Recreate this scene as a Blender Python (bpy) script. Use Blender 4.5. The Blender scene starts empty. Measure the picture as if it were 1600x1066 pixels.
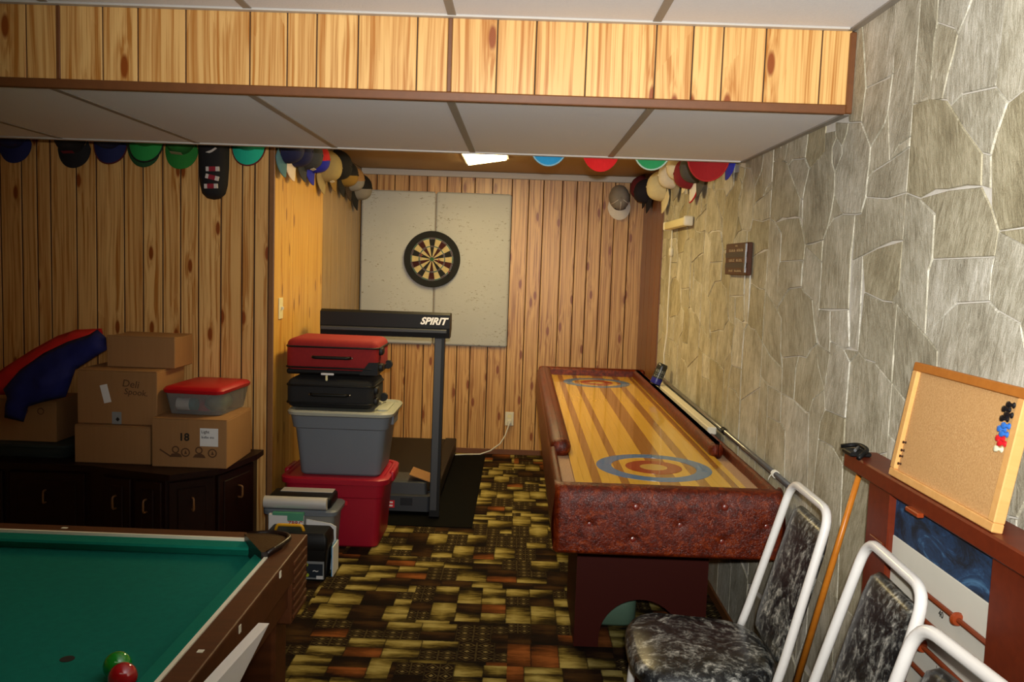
import bpy, bmesh, math, random
from mathutils import Vector, Matrix, noise
from mathutils.geometry import delaunay_2d_cdt
R = math.radians
rng = random.Random(7)
scene = bpy.context.scene
col = scene.collection

# ------------------------------------------------------------------ camera
cam_d = bpy.data.cameras.new('camera'); cam = bpy.data.objects.new('camera', cam_d); col.objects.link(cam)
cam_d.sensor_width = 36.0; cam_d.lens = 1332.28 / 1600 * 36; cam_d.clip_start = .02
cam.matrix_world = Matrix.Translation((0, 0, 1.5586)) @ Matrix.Rotation(.0075, 4, 'Z') @ Matrix.Rotation(math.pi/2 - .0888, 4, 'X') @ Matrix.Rotation(.0348, 4, 'Z')
scene.camera = cam
# ------------------------------------------------------------------ world, lamps, exposure
w = bpy.data.worlds.new('world'); scene.world = w; w.use_nodes = True
w.node_tree.nodes['Background'].inputs[0].default_value = (.9, .85, .8, 1)
w.node_tree.nodes['Background'].inputs[1].default_value = .01
def lamp(name, kind, loc, energy, color, **k):
    l = bpy.data.lights.new(name, kind); o = bpy.data.objects.new(name, l); col.objects.link(o)
    o.location = loc; l.energy = energy; l.color = color
    for a, b in k.items(): setattr(l, a, b)
    return o
FL = lamp('camera_flash', 'SPOT', (0.02, -.03, 1.64), 368, (1, .97, .92), spot_size=R(98), spot_blend=1.0, shadow_soft_size=.02)
FL.rotation_euler = (R(98), 0, R(-12))
RL = lamp('room_fill_lamp', 'AREA', (-.4, .3, 2.27), 1.5, (1, .9, .72), shape='RECTANGLE', size=1.2, size_y=.3)  # weak unseen fill added to lift the closed room, no real fixture
vs = scene.view_settings
scene.display_settings.display_device = 'sRGB'
vs.view_transform = 'Standard'; vs.look = 'None'; vs.exposure = 0.0; vs.gamma = 1.0; vs.use_curve_mapping = False

# ------------------------------------------------------------------ helpers
def tag(o, label=None, cat=None, group=None, kind=None):
    if label: o['label'] = label
    if cat: o['category'] = cat
    if group: o['group'] = group
    if kind: o['kind'] = kind
    return o
def empty(name, loc=(0, 0, 0), label=None, cat=None, group=None, rz=0):
    o = bpy.data.objects.new(name, None); col.objects.link(o); o.location = loc; o.rotation_euler = (0, 0, rz)
    o.empty_display_size = .05
    return tag(o, label, cat, group)
def link(name, bm, mat, parent=None, smooth=False, world=True):
    """one mesh object; geometry given in the parent's own space"""
    me = bpy.data.meshes.new(name)
    bmesh.ops.recalc_face_normals(bm, faces=bm.faces[:])
    bm.to_mesh(me); bm.free()
    for m in (mat if isinstance(mat, (list, tuple)) else [mat]): me.materials.append(m)
    if smooth:
        for p in me.polygons: p.use_smooth = True
        if smooth != 'all':
            try: me.set_sharp_from_angle(angle=R(38))
            except Exception: pass
    o = bpy.data.objects.new(name, me); col.objects.link(o)
    if parent: o.parent = parent
    return o
def clone(o, parent=None):
    c = o.copy(); col.objects.link(c)
    if parent: c.parent = parent
    for ch in list(o.children): clone(ch, c)
    return c
def BM(): return bmesh.new()
def box(bm, lo, hi, bev=0, seg=2, M=None):
    vs_ = [(x, y, z) for x in (lo[0], hi[0]) for y in (lo[1], hi[1]) for z in (lo[2], hi[2])]
    v = [bm.verts.new(p) for p in vs_]
    fs = [bm.faces.new([v[i] for i in f]) for f in ((0,1,3,2),(4,6,7,5),(0,4,5,1),(2,3,7,6),(0,2,6,4),(1,5,7,3))]
    if bev:
        es = list({e for f in fs for e in f.edges})
        r = bmesh.ops.bevel(bm, geom=es, offset=bev, segments=seg, affect='EDGES', profile=.5)
        v = list({q for f in r['faces'] for q in f.verts} | {q for q in v if q.is_valid})
    if M is not None: bmesh.ops.transform(bm, matrix=M, verts=[q for q in v if q.is_valid])
    return bm
def B(lo, hi, bev=0, seg=2, M=None): return box(BM(), lo, hi, bev, seg, M)
def prism(bm, pts, axis, a, b):
    """polygon extruded along axis from a to b; pts are the two other coordinates in order"""
    def P(p, t):
        return {'x': (t, p[0], p[1]), 'y': (p[0], t, p[1]), 'z': (p[0], p[1], t)}[axis]
    A = [bm.verts.new(P(p, a)) for p in pts]; C = [bm.verts.new(P(p, b)) for p in pts]
    n = len(pts); bm.faces.new(A); bm.faces.new(C[::-1])
    for i in range(n): bm.faces.new([A[i], C[i], C[(i+1) % n], A[(i+1) % n]])
    return bm
def tube(bm, pts, r, n=10, cap=True):
    pts = [Vector(p) for p in pts]; rings = []
    rr = r if isinstance(r, (list, tuple)) else [r]*len(pts)
    t0 = (pts[1]-pts[0]).normalized(); up = Vector((0, 0, 1)) if abs(t0.z) < .9 else Vector((1, 0, 0))
    u = t0.cross(up).normalized()
    for i, p in enumerate(pts):
        t = ((pts[min(i+1, len(pts)-1)]-pts[max(i-1, 0)])).normalized()
        u = (u - t*u.dot(t)).normalized(); v = t.cross(u)
        rings.append([bm.verts.new(p + (u*math.cos(2*math.pi*k/n) + v*math.sin(2*math.pi*k/n))*rr[i]) for k in range(n)])
    for a, b in zip(rings, rings[1:]):
        for k in range(n): bm.faces.new([a[k], a[(k+1) % n], b[(k+1) % n], b[k]])
    if cap: bm.faces.new(rings[0][::-1]); bm.faces.new(rings[-1])
    return bm
def arc_path(pts, rad, n=6):
    """polyline with rounded corners"""
    pts = [Vector(p) for p in pts]; out = [pts[0]]
    for a, b, c in zip(pts, pts[1:], pts[2:]):
        d1 = (a-b).normalized(); d2 = (c-b).normalized(); L = min(rad, (a-b).length*.49, (c-b).length*.49)
        p, q = b+d1*L, b+d2*L
        for i in range(n+1):
            t = i/n; out.append(p*(1-t)**2 + b*2*t*(1-t) + q*t*t)
    out.append(pts[-1]); return out
def lathe(bm, prof, n=24, M=None, cap=True):
    rings = []
    for r, z in prof:
        rings.append([bm.verts.new((r*math.cos(2*math.pi*k/n), r*math.sin(2*math.pi*k/n), z)) for k in range(n)])
    for a, b in zip(rings, rings[1:]):
        for k in range(n): bm.faces.new([a[k], a[(k+1) % n], b[(k+1) % n], b[k]])
    if cap: bm.faces.new(rings[0][::-1]); bm.faces.new(rings[-1])
    if M is not None: bmesh.ops.transform(bm, matrix=M, verts=[v for r_ in rings for v in r_])
    return bm
def rrect(hx, hy, r, n=5):
    out = []
    for sx, sy, a0 in ((1, 1, 0), (-1, 1, 90), (-1, -1, 180), (1, -1, 270)):
        for i in range(n+1):
            a = R(a0 + 90*i/n); out.append((sx*(hx-r) + r*math.cos(a), sy*(hy-r) + r*math.sin(a)))
    return out
def loft(bm, secs, c=(0, 0), n=5, cap0=True, cap1=True):
    rings = []
    for hx, hy, r, z in secs:
        rings.append([bm.verts.new((c[0]+x, c[1]+y, z)) for x, y in rrect(hx, hy, r, n)])
    m = len(rings[0])
    for a, b in zip(rings, rings[1:]):
        for k in range(m): bm.faces.new([a[k], a[(k+1) % m], b[(k+1) % m], b[k]])
    if cap0: bm.faces.new(rings[0][::-1])
    if cap1: bm.faces.new(rings[-1])
    return bm
def inflate(outline, step, T, Rr, wob=.0, freq=9, seed=0, tilt=None):
    """soft closed body whose outline is a polygon in (a, b); thickness grows inwards. returns bm with x=a, z=b, y=-depth (front)"""
    n = len(outline); O = []
    for i in range(n):
        a, b = Vector(outline[i]), Vector(outline[(i+1) % n]); k = max(1, int((b-a).length/step))
        O += [a.lerp(b, j/k) for j in range(k)]
    def inside(p):
        c = False; m = len(O)
        for i in range(m):
            a, b = O[i], O[i-1]
            if (a.y > p.y) != (b.y > p.y) and p.x < (b.x-a.x)*(p.y-a.y)/(b.y-a.y)+a.x: c = not c
        return c
    def dist(p):
        d = 9
        for i in range(len(O)):
            a, b = O[i-1], O[i]; ab = b-a; t = max(0, min(1, (p-a).dot(ab)/max(ab.length_squared, 1e-9)))
            d = min(d, (p-(a+ab*t)).length)
        return d
    xs = [p.x for p in O]; ys = [p.y for p in O]; pts = list(O)
    y = min(ys)
    while y < max(ys):
        x = min(xs)
        while x < max(xs):
            p = Vector((x, y))
            if inside(p) and dist(p) > step*.5: pts.append(p)
            x += step
        y += step
    N = len(O)
    vv, _, ff, ov, _, _ = delaunay_2d_cdt(pts, [(i, (i+1) % N) for i in range(N)], [], 1, 1e-5)
    bm = BM(); F = []; K = []
    for p in vv:
        d = dist(p); s = min(1, d/Rr); t = T*math.sqrt(max(0, 1-(1-s)**2))
        if d > 1e-4 and wob: t += wob*s*(noise.noise(Vector((p.x*freq, p.y*freq, seed))) + .5*noise.noise(Vector((p.x*freq*2.3, p.y*freq*2.3, seed+5))))
        yo = tilt(p) if tilt else 0
        f = bm.verts.new((p.x, yo-t, p.y)); F.append(f)
        K.append(f if d <= 1e-4 else bm.verts.new((p.x, yo+t*.5, p.y)))
    for f in ff:
        bm.faces.new([F[i] for i in f])
        q = [K[i] for i in reversed(f)]
        if len(set(q)) == len(q):
            try: bm.faces.new(q)
            except ValueError: pass
    return bm
def text_mesh(txt, size, depth=.0006, shear=0, bold=0):
    cu = bpy.data.curves.new('t', 'FONT'); cu.body = txt; cu.size = size; cu.extrude = depth; cu.align_x = 'CENTER'; cu.align_y = 'CENTER'; cu.shear = shear; cu.offset = bold; cu.resolution_u = 3
    o = bpy.data.objects.new('t', cu); col.objects.link(o)
    dg = bpy.context.evaluated_depsgraph_get(); me = bpy.data.meshes.new_from_object(o.evaluated_get(dg))
    bm = BM(); bm.from_mesh(me); bpy.data.objects.remove(o); bpy.data.curves.remove(cu); bpy.data.meshes.remove(me)
    return bm
def xf(bm, M): bmesh.ops.transform(bm, matrix=M, verts=bm.verts[:]); return bm
def basis(ex, ey, ez, loc):
    return Matrix(((ex[0], ey[0], ez[0], loc[0]), (ex[1], ey[1], ez[1], loc[1]), (ex[2], ey[2], ez[2], loc[2]), (0, 0, 0, 1)))
FRONT = lambda loc: basis((1,0,0), (0,0,1), (0,-1,0), loc)        # text facing -Y
WALLR = lambda loc: basis((0,-1,0), (0,0,1), (-1,0,0), loc)       # text on the right wall facing -X

# ------------------------------------------------------------------ materials
def srgb(c):
    if isinstance(c, str): c = [int(c[i:i+2], 16) for i in (0, 2, 4)]
    return tuple((v/255/12.92 if v/255 <= .04045 else ((v/255+.055)/1.055)**2.4) for v in c) + (1,)
class NT:
    def __init__(s, name):
        s.m = bpy.data.materials.new(name); s.m.use_nodes = True; s.t = s.m.node_tree; s.n = s.t.nodes
        s.p = s.n['Principled BSDF']; s.out = s.n['Material Output']
    def new(s, typ, **k):
        q = s.n.new(typ)
        for a, b in k.items(): setattr(q, a, b)
        return q
    def L(s, a, b): s.t.links.new(a, b)
    def put(s, sock, v):
        if hasattr(v, 'links'): s.L(v, sock)
        else: sock.default_value = v
    def math(s, op, a, b=0.0, c=None, clamp=False):
        q = s.new('ShaderNodeMath', operation=op, use_clamp=clamp); s.put(q.inputs[0], a); s.put(q.inputs[1], b)
        if c is not None: s.put(q.inputs[2], c)
        return q.outputs[0]
    def mix(s, f, a, b, blend='MIX'):
        q = s.new('ShaderNodeMix', data_type='RGBA', blend_type=blend); s.put(q.inputs[0], f); s.put(q.inputs[6], a); s.put(q.inputs[7], b)
        return q.outputs[2]
    def noise(s, v, scale, detail=3, rough=.5, dist=0):
        q = s.new('ShaderNodeTexNoise'); s.put(q.inputs['Vector'], v); q.inputs['Scale'].default_value = scale; q.inputs['Detail'].default_value = detail; q.inputs['Roughness'].default_value = rough; q.inputs['Distortion'].default_value = dist
        return q.outputs['Fac']
    def ramp(s, f, stops):
        q = s.new('ShaderNodeValToRGB'); s.L(f, q.inputs[0]); e = q.color_ramp.elements
        while len(e) < len(stops): e.new(.5)
        for i, (p, c) in enumerate(stops): e[i].position = p; e[i].color = c
        return q.outputs[0]
    def coord(s): return s.new('ShaderNodeTexCoord').outputs['Object']
    def rand(s): return s.new('ShaderNodeObjectInfo').outputs['Random']
    def sep(s, v):
        q = s.new('ShaderNodeSeparateXYZ'); s.L(v, q.inputs[0]); return q.outputs
    def comb(s, x, y, z):
        q = s.new('ShaderNodeCombineXYZ'); s.put(q.inputs[0], x); s.put(q.inputs[1], y); s.put(q.inputs[2], z); return q.outputs[0]
    def vscale(s, v, sc, off=None):
        q = s.new('ShaderNodeMapping'); s.L(v, q.inputs['Vector']); q.inputs['Scale'].default_value = sc
        if off is not None: s.L(off, q.inputs['Location'])
        return q.outputs[0]
    def bump(s, h, st=.2, d=.01):
        q = s.new('ShaderNodeBump'); s.L(h, q.inputs['Height']); q.inputs['Strength'].default_value = st; q.inputs['Distance'].default_value = d; s.L(q.outputs[0], s.p.inputs['Normal'])
    def base(s, c): s.put(s.p.inputs['Base Color'], c)
    def rough(s, v): s.put(s.p.inputs['Roughness'], v)
def flat(name, c, rough=.5, metal=0, var=.0, nscale=30, bump=0, bscale=200, spec=.5, coat=0, emit=None, es=0):
    t = NT(name); c = srgb(c)
    if var:
        f = t.noise(t.coord(), nscale, 4, .6); t.base(t.mix(f, tuple(v*(1-var) for v in c[:3])+(1,), tuple(min(1, v*(1+var)) for v in c[:3])+(1,)))
    else: t.base(c)
    t.rough(rough); t.p.inputs['Metallic'].default_value = metal; t.p.inputs['Specular IOR Level'].default_value = spec
    t.p.inputs['Coat Weight'].default_value = coat
    if bump: t.bump(t.noise(t.coord(), bscale, 3), bump, .004)
    if emit: t.p.inputs['Emission Color'].default_value = srgb(emit); t.p.inputs['Emission Strength'].default_value = es
    return t.m
def wood_panel(name, light, dark, knot, rough=.38, grain=1.0, knots=True):
    t = NT(name); co = t.coord(); x, y, z = t.sep(co); s = t.math('ADD', x, y); r = t.rand()
    off = t.math('MULTIPLY', r, 37.0)
    warp = t.noise(t.comb(t.math('MULTIPLY', s, 5), t.math('ADD', t.math('MULTIPLY', z, 1.3), off), off), 1.0, 2)
    sx = t.math('ADD', s, t.math('MULTIPLY', t.math('SUBTRACT', warp, .5), .035))
    # knots
    kv = t.comb(t.math('ADD', t.math('MULTIPLY', s, 7.5), off), t.math('ADD', t.math('MULTIPLY', z, 2.4), t.math('MULTIPLY', off, 3.1)), off)
    vo = t.new('ShaderNodeTexVoronoi', voronoi_dimensions='2D'); t.L(kv, vo.inputs['Vector']); vo.inputs['Scale'].default_value = 1.0; vo.inputs['Randomness'].default_value = .9
    kd = vo.outputs['Distance']; keep = t.math('GREATER_THAN', t.sep(vo.outputs['Color'])[0], .35)
    ring = t.math('MULTIPLY', t.math('POWER', 2.718, t.math('MULTIPLY', kd, -6.0)), keep)
    g1 = t.noise(t.comb(t.math('ADD', t.math('MULTIPLY', sx, 75*grain), off), t.math('MULTIPLY', z, 1.1), t.math('MULTIPLY', ring, 2.2)), 1.0, 2.5, .55)
    g2 = t.noise(t.comb(t.math('ADD', t.math('MULTIPLY', sx, 300), off), t.math('MULTIPLY', z, 5), 0.0), 1.0, 2)
    f = t.math('ADD', t.math('MULTIPLY', g1, .8), t.math('MULTIPLY', g2, .2))
    c = t.ramp(f, [(.37, srgb(dark)), (.47, tuple(a*.45+b*.55 for a, b in zip(srgb(dark), srgb(light)))), (.56, srgb(light))])
    tone = t.mix(t.math('MULTIPLY', r, .22), c, srgb(dark))
    if knots:
        kk = t.math('MULTIPLY', t.math('MULTIPLY', t.math('SUBTRACT', .105, kd), 26.0, clamp=True), keep, clamp=True)
        halo = t.math('MULTIPLY', t.math('MULTIPLY', t.math('SUBTRACT', .22, kd), 4.0, clamp=True), t.math('MULTIPLY', keep, .5))
        tone = t.mix(halo, tone, srgb(dark)); tone = t.mix(kk, tone, srgb(knot))
    t.base(tone); t.rough(rough); t.bump(g1, .06, .003)
    return t.m
M = {}
M['panel'] = wood_panel('pine_panelling', 'e6b974', 'b1732f', '8a440f')
M['panel_back'] = wood_panel('back_panelling', 'd2a464', '956027', '844614')
M['panel_olive'] = wood_panel('olive_panelling', 'a5875a', '80633a', '5c3a18', knots=False)
M['panel_alcove'] = wood_panel('alcove_panelling', 'd6a850', 'b98230', '8a5a1e', grain=.7)
M['panel_dark'] = wood_panel('dark_panelling', '7b4a26', '57301a', '3c1d10', knots=False, rough=.3)
M['groove'] = flat('groove', '3a2413', .8)
M['trim_wood'] = flat('brown_trim', '6a3f1e', .45, var=.2, nscale=40)
M['bronze_trim'] = flat('corner_bead', '7c5530', .4, var=.15)
M['tile'] = flat('ceiling_tile', 'e8eaef', .9, var=.05, nscale=140, bump=.25, bscale=160)
M['grid'] = flat('grid_metal', '8f8a82', .5)
M['plaster'] = flat('upper_ceiling', 'b79a72', .9, var=.06)
M['edge_white'] = flat('edge_strip', 'bfbab2', .55)
def stone_mat():
    t = NT('flagstone'); co = t.coord(); r = t.rand(); x, y, z = t.sep(co)
    a = t.math('MULTIPLY', t.math('SUBTRACT', t.math('FRACT', t.math('MULTIPLY', r, 7.31)), .5), .7)
    ca, sa = t.math('COSINE', a), t.math('SINE', a)
    u = t.math('SUBTRACT', t.math('MULTIPLY', y, ca), t.math('MULTIPLY', z, sa)); v = t.math('ADD', t.math('MULTIPLY', y, sa), t.math('MULTIPLY', z, ca))
    off = t.math('MULTIPLY', r, 50)
    st = t.noise(t.comb(t.math('ADD', t.math('MULTIPLY', u, 95), off), t.math('MULTIPLY', v, 19), off), 1.0, 5, .68, .9)
    big = t.noise(t.comb(t.math('ADD', t.math('MULTIPLY', u, 9), off), t.math('MULTIPLY', v, 5), off), 1.0, 3, .6)
    fine = t.noise(co, 330, 2, .6)
    f = t.math('ADD', t.math('ADD', t.math('MULTIPLY', st, .5), t.math('MULTIPLY', big, .38)), t.math('MULTIPLY', fine, .22))
    c = t.ramp(f, [(.40, srgb('807b6b')), (.52, srgb('b5b1a2')), (.59, srgb('d0cec3')), (.70, srgb('efede6'))])
    tint = t.ramp(t.math('FRACT', t.math('MULTIPLY', r, 3.77)), [(0, srgb('d0c8ae')), (.3, srgb('eeebe0')), (.5, srgb('dad6c8')), (.75, srgb('f6f5f1')), (1, srgb('e2dfd3'))])
    t.base(t.mix(1.0, t.mix(.15, c, srgb('b4b0a2')), t.mix(.0, tint, (1, 1, 1, 1)), 'MULTIPLY')); t.rough(.72)
    t.bump(t.math('ADD', st, t.math('MULTIPLY', fine, .4)), .42, .006)
    return t.m
M['stone'] = stone_mat()
M['mortar'] = flat('mortar', 'd3cfc5', .8, var=.12, nscale=60, bump=.2)
def carpet_mat():
    t = NT('patchwork_carpet'); x, y, z = t.sep(t.coord())
    wob = t.math('MULTIPLY', t.math('SUBTRACT', t.noise(t.coord(), 40, 2), .5), .006)
    x = t.math('ADD', x, wob); y = t.math('ADD', y, wob)
    def layer(W, H, seed):
        ry = t.math('DIVIDE', y, H); row = t.math('FLOOR', ry); v = t.math('FRACT', ry)
        wn = t.new('ShaderNodeTexWhiteNoise', noise_dimensions='1D'); t.L(t.math('ADD', row, seed), wn.inputs['W'])
        fx = t.math('ADD', t.math('DIVIDE', x, W), t.math('MULTIPLY', wn.outputs['Value'], 5)); ce = t.math('FLOOR', fx); u = t.math('FRACT', fx)
        w2 = t.new('ShaderNodeTexWhiteNoise', noise_dimensions='3D'); t.L(t.comb(ce, row, seed), w2.inputs['Vector'])
        r3 = t.sep(w2.outputs['Color'])[2]
        split = t.math('GREATER_THAN', r3, .5); v2 = t.math('FRACT', t.math('MULTIPLY', v, t.math('ADD', 1, split))); hid = t.math('FLOOR', t.math('MULTIPLY', v, t.math('ADD', 1, split)))
        w3 = t.new('ShaderNodeTexWhiteNoise', noise_dimensions='3D'); t.L(t.comb(ce, row, t.math('ADD', hid, seed+3)), w3.inputs['Vector'])
        r1 = w3.outputs['Value']; rc = t.sep(w3.outputs['Color']); r4, r5 = rc[2], rc[0]
        nz = t.noise(t.comb(t.math('MULTIPLY', x, 6), t.math('MULTIPLY', y, 24), r4), 1.6, 3, .65)
        gx = t.math('MULTIPLY', t.math('ABSOLUTE', t.math('SUBTRACT', u, r5)), .45)
        gv = t.math('ADD', t.math('ADD', t.math('MULTIPLY', t.math('ABSOLUTE', t.math('SUBTRACT', v2, r4)), .85), gx), t.math('MULTIPLY', t.math('SUBTRACT', nz, .5), 1.0))
        olive = t.ramp(gv, [(0.05, srgb('b5a562')), (.34, srgb('857438')), (.6, srgb('3f3214')), (.88, srgb('150d07'))])
        rust = t.ramp(gv, [(0.05, srgb('98592a')), (.4, srgb('6a3b18')), (.85, srgb('1e0e07'))])
        brown = t.ramp(gv, [(0.0, srgb('4a3216')), (.45, srgb('24150b')), (1, srgb('0f0905'))])
        ny_ = t.math('SUBTRACT', 3, split)
        vv = t.math('FRACT', t.math('MULTIPLY', v2, ny_)); uu = t.math('FRACT', t.math('MULTIPLY', u, 2.0))
        du = t.math('ABSOLUTE', t.math('SUBTRACT', uu, .5)); dv = t.math('ABSOLUTE', t.math('SUBTRACT', vv, .5)); dd = t.math('ADD', du, dv)
        l1 = t.math('LESS_THAN', t.math('ABSOLUTE', t.math('SUBTRACT', dd, .40)), .05); l2 = t.math('LESS_THAN', dd, .17)
        fr = t.math('GREATER_THAN', t.math('MAXIMUM', du, dv), .45)
        orn = t.mix(t.math('MULTIPLY', t.math('MAXIMUM', l1, t.math('MULTIPLY', fr, .6)), t.math('MULTIPLY', nz, 1.3, clamp=True)), t.mix(l2, srgb('20120a'), t.mix(t.math('GREATER_THAN', r5, .5), srgb('7a421c'), srgb('857548'))), srgb('6e5f38'))
        c = t.mix(t.math('GREATER_THAN', r1, .53), olive, brown); c = t.mix(t.math('GREATER_THAN', r1, .72), c, rust); c = t.mix(t.math('GREATER_THAN', r1, .79), c, orn)
        e = t.math('MINIMUM', t.math('MULTIPLY', t.math('MINIMUM', u, t.math('SUBTRACT', 1, u)), W), t.math('MULTIPLY', t.math('MINIMUM', v2, t.math('SUBTRACT', 1, v2)), H*.7))
        return t.mix(t.math('MULTIPLY', t.math('LESS_THAN', e, .003), .6), c, srgb('1c120a'))
    A_, B_ = layer(.112, .20, 0), layer(.15, .17, 41)
    bx_ = t.math('FLOOR', t.math('DIVIDE', x, .448)); by_ = t.math('FLOOR', t.math('DIVIDE', y, .40))
    wb_ = t.new('ShaderNodeTexWhiteNoise', noise_dimensions='2D'); t.L(t.comb(bx_, by_, 0), wb_.inputs['Vector'])
    c = t.mix(t.math('GREATER_THAN', wb_.outputs['Value'], .55), A_, B_)
    pile = t.noise(t.coord(), 500, 2); c = t.mix(t.math('MULTIPLY', pile, .35), c, (0, 0, 0, 1))
    t.base(c); t.rough(.95); t.p.inputs['Specular IOR Level'].default_value = .1; t.bump(pile, .4, .004)
    return t.m
M['carpet'] = carpet_mat()
def vinyl():
    t = NT('red_vinyl'); co = t.coord(); n = t.noise(co, 38, 6, .7, .8); f = t.noise(co, 150, 3, .6, 1.2)
    t.base(t.ramp(n, [(.3, srgb('2a0a04')), (.5, srgb('561805')), (.7, srgb('86360e'))])); t.rough(.3); t.p.inputs['Specular IOR Level'].default_value = .32
    t.bump(f, .55, .005); return t.m
M['vinyl'] = vinyl()
M['button'] = flat('vinyl_button', '6a1c0c', .33, spec=.9, coat=.6)
def lane(name, a, b):
    t = NT(name); x, y, z = t.sep(t.coord()); r = t.rand()
    g = t.noise(t.comb(t.math('ADD', t.math('MULTIPLY', x, 130), t.math('MULTIPLY', r, 40)), t.math('MULTIPLY', y, 4), r), 1, 3, .6)
    t.base(t.mix(g, srgb(a), srgb(b))); t.rough(.22); t.p.inputs['Coat Weight'].default_value = .7; t.p.inputs['Coat Roughness'].default_value = .06
    return t.m
M['lane_light'] = lane('maple_strip', 'd8a62c', 'ecc04a'); M['lane_dark'] = lane('walnut_strip', '8e5c1c', 'a87428')
M['ring_blue'] = flat('blue_ring', '2b78b0', .25, coat=.6); M['ring_red'] = flat('red_ring', '9b3015', .25, coat=.6); M['ring_yellow'] = flat('yellow_spot', 'c9a352', .25, coat=.6)
M['gutter'] = flat('speckled_gutter', 'b08d6c', .9, var=.45, nscale=170, bump=.4)
M['lane_edge'] = flat('lane_edge', 'c58b4a', .4)
M['pedestal'] = flat('pedestal_brown', '3a1009', .6, spec=.15)
M['black'] = flat('black_plastic', '0b0b0b', .5, spec=.3)
M['black_fabric'] = flat('black_fabric', '161617', .85, var=.3, nscale=90, bump=.3, bscale=400)
M['dkgrey'] = flat('dark_grey_plastic', '34373c', .5, var=.05)
M['white_metal'] = flat('white_enamel', 'e4e2dd', .3, coat=.3)
M['chrome'] = flat('chrome', 'd8d8d6', .12, metal=1)
def marble():
    t = NT('marbled_vinyl'); co = t.coord(); n = t.noise(co, 14, 6, .68, 1.6); n2 = t.noise(co, 60, 4, .7, .6)
    f = t.math('ADD', t.math('MULTIPLY', n, .62), t.math('MULTIPLY', n2, .38))
    t.base(t.ramp(f, [(.40, srgb('0c0d0d')), (.49, srgb('26282a')), (.55, srgb('6a6c68')), (.63, srgb('b9b9b2')), (.7, srgb('dcdcd6'))])); t.rough(.33); t.bump(n2, .12, .004); return t.m
M['marble'] = marble()
def card():
    t = NT('cardboard'); co = t.coord(); n = t.noise(t.vscale(co, (30, 30, 2)), 2, 3); n2 = t.noise(co, 3, 3)
    t.base(t.mix(t.math('ADD', t.math('MULTIPLY', n, .4), t.math('MULTIPLY', n2, .6)), srgb('8a6238'), srgb('a87c4c'))); t.rough(.8); return t.m
M['card'] = card()
M['ink'] = flat('black_ink', '17120e', .7); M['paper'] = flat('white_paper', 'e2e2e0', .7); M['redink'] = flat('red_ink', 'a8202a', .7)
M['brownink'] = flat('brown_ink', '5a3a20', .8)
def darkwood(name, a, b, rough=.3):
    t = NT(name); co = t.coord(); n = t.noise(t.vscale(co, (4, 30, 30)), 1.5, 4, .6, .4); t.base(t.mix(n, srgb(a), srgb(b))); t.rough(rough); t.p.inputs['Specular IOR Level'].default_value = .3; return t.m
M['sideboard'] = darkwood('dark_mahogany', '140705', '270f08', .42)
M['rail'] = darkwood('walnut_rail', '381b0b', '66381a', .5)
M['felt'] = flat('green_cloth', '0a6a5a', .95, var=.18, nscale=60, bump=.15, bscale=600, spec=.15)
M['felt_c'] = flat('cushion_cloth', '0e735e', .95, var=.15, nscale=60, spec=.15)
M['ivory'] = flat('ivory_strip', 'e6dfc6', .5); M['leather'] = flat('pocket_leather', '190c07', .32, var=.3, nscale=40, bump=.2)
M['green_ball'] = flat('green_ball', '0e8f22', .08, coat=1); M['red_ball'] = flat('red_ball', 'b01018', .08, coat=1)
M['grey_tote'] = flat('grey_tote', '6c737b', .45, var=.04, nscale=8); M['tote_lid'] = flat('pale_grey_lid', 'a3a598', .4)
M['red_tote'] = flat('red_tote', 'a6102a', .42, var=.06, nscale=8)
M['red_fabric'] = flat('red_fabric', '860c10', .8, var=.2, nscale=60, bump=.35, bscale=350)
M['red_lid'] = flat('red_lid', 'b00c18', .4)
M['navy'] = flat('navy_fabric', '0d1560', .9, var=.25, nscale=20, bump=.3, bscale=300); M['jred'] = flat('red_lining', 'cf1d1a', .85, var=.2, nscale=20, bump=.3, bscale=300)
def clear(name, tint, rough=.2, tr=.75):
    t = NT(name); t.base(srgb(tint)); t.rough(rough); t.p.inputs['Transmission Weight'].default_value = tr; t.p.inputs['IOR'].default_value = 1.05; return t.m
M['clear'] = clear('clear_plastic', 'd8dcda'); M['clear_dark'] = clear('smoked_plastic', '5a6662', .15, .6); M['clear_grey'] = clear('cloudy_plastic', 'b9bdb8', .3, .6)
M['board_white'] = None
def board():
    t = NT('chipped_white_board'); co = t.coord(); s = t.vscale(co, (1, 1, 2.4)); n = t.noise(s, 34, 4, .7); m = t.noise(co, 4, 3)
    k = t.math('MULTIPLY', t.math('MULTIPLY', t.math('SUBTRACT', t.math('ADD', n, t.math('MULTIPLY', m, .22)), .735), 12, clamp=True), .85)
    t.base(t.mix(k, t.mix(m, srgb('b4b6b4'), srgb('c2c4c2')), srgb('6d6140'))); t.rough(.7); t.bump(n, .15, .004); return t.m
M['board_white'] = board()
M['cream'] = flat('cream_plastic', 'e2d9a8', .4); M['cream_white'] = flat('cream_white', 'd9d3bd', .45, var=.1, nscale=50)
M['sisal'] = flat('cream_segment', 'c6b581', .85, var=.15, nscale=80); M['dart_red'] = flat('dark_red_segment', '3c0b0c', .85, var=.2); M['dart_black'] = flat('dartboard_black', '0f110e', .8, var=.2)
M['dart_green'] = flat('dartboard_green', '2d5a35', .85); M['dart_wire'] = flat('wire', '8a8a80', .35, metal=1); M['dart_fl'] = flat('red_flight', 'b51a2c', .5)
M['tube_light'] = flat('lit_diffuser', 'fff3d0', .4, emit='ffe29e', es=24.0)
M['steel'] = flat('grey_metal_tube', '9a9da0', .3, metal=.9); M['string'] = flat('white_string', 'd8d4c4', .8)
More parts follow.
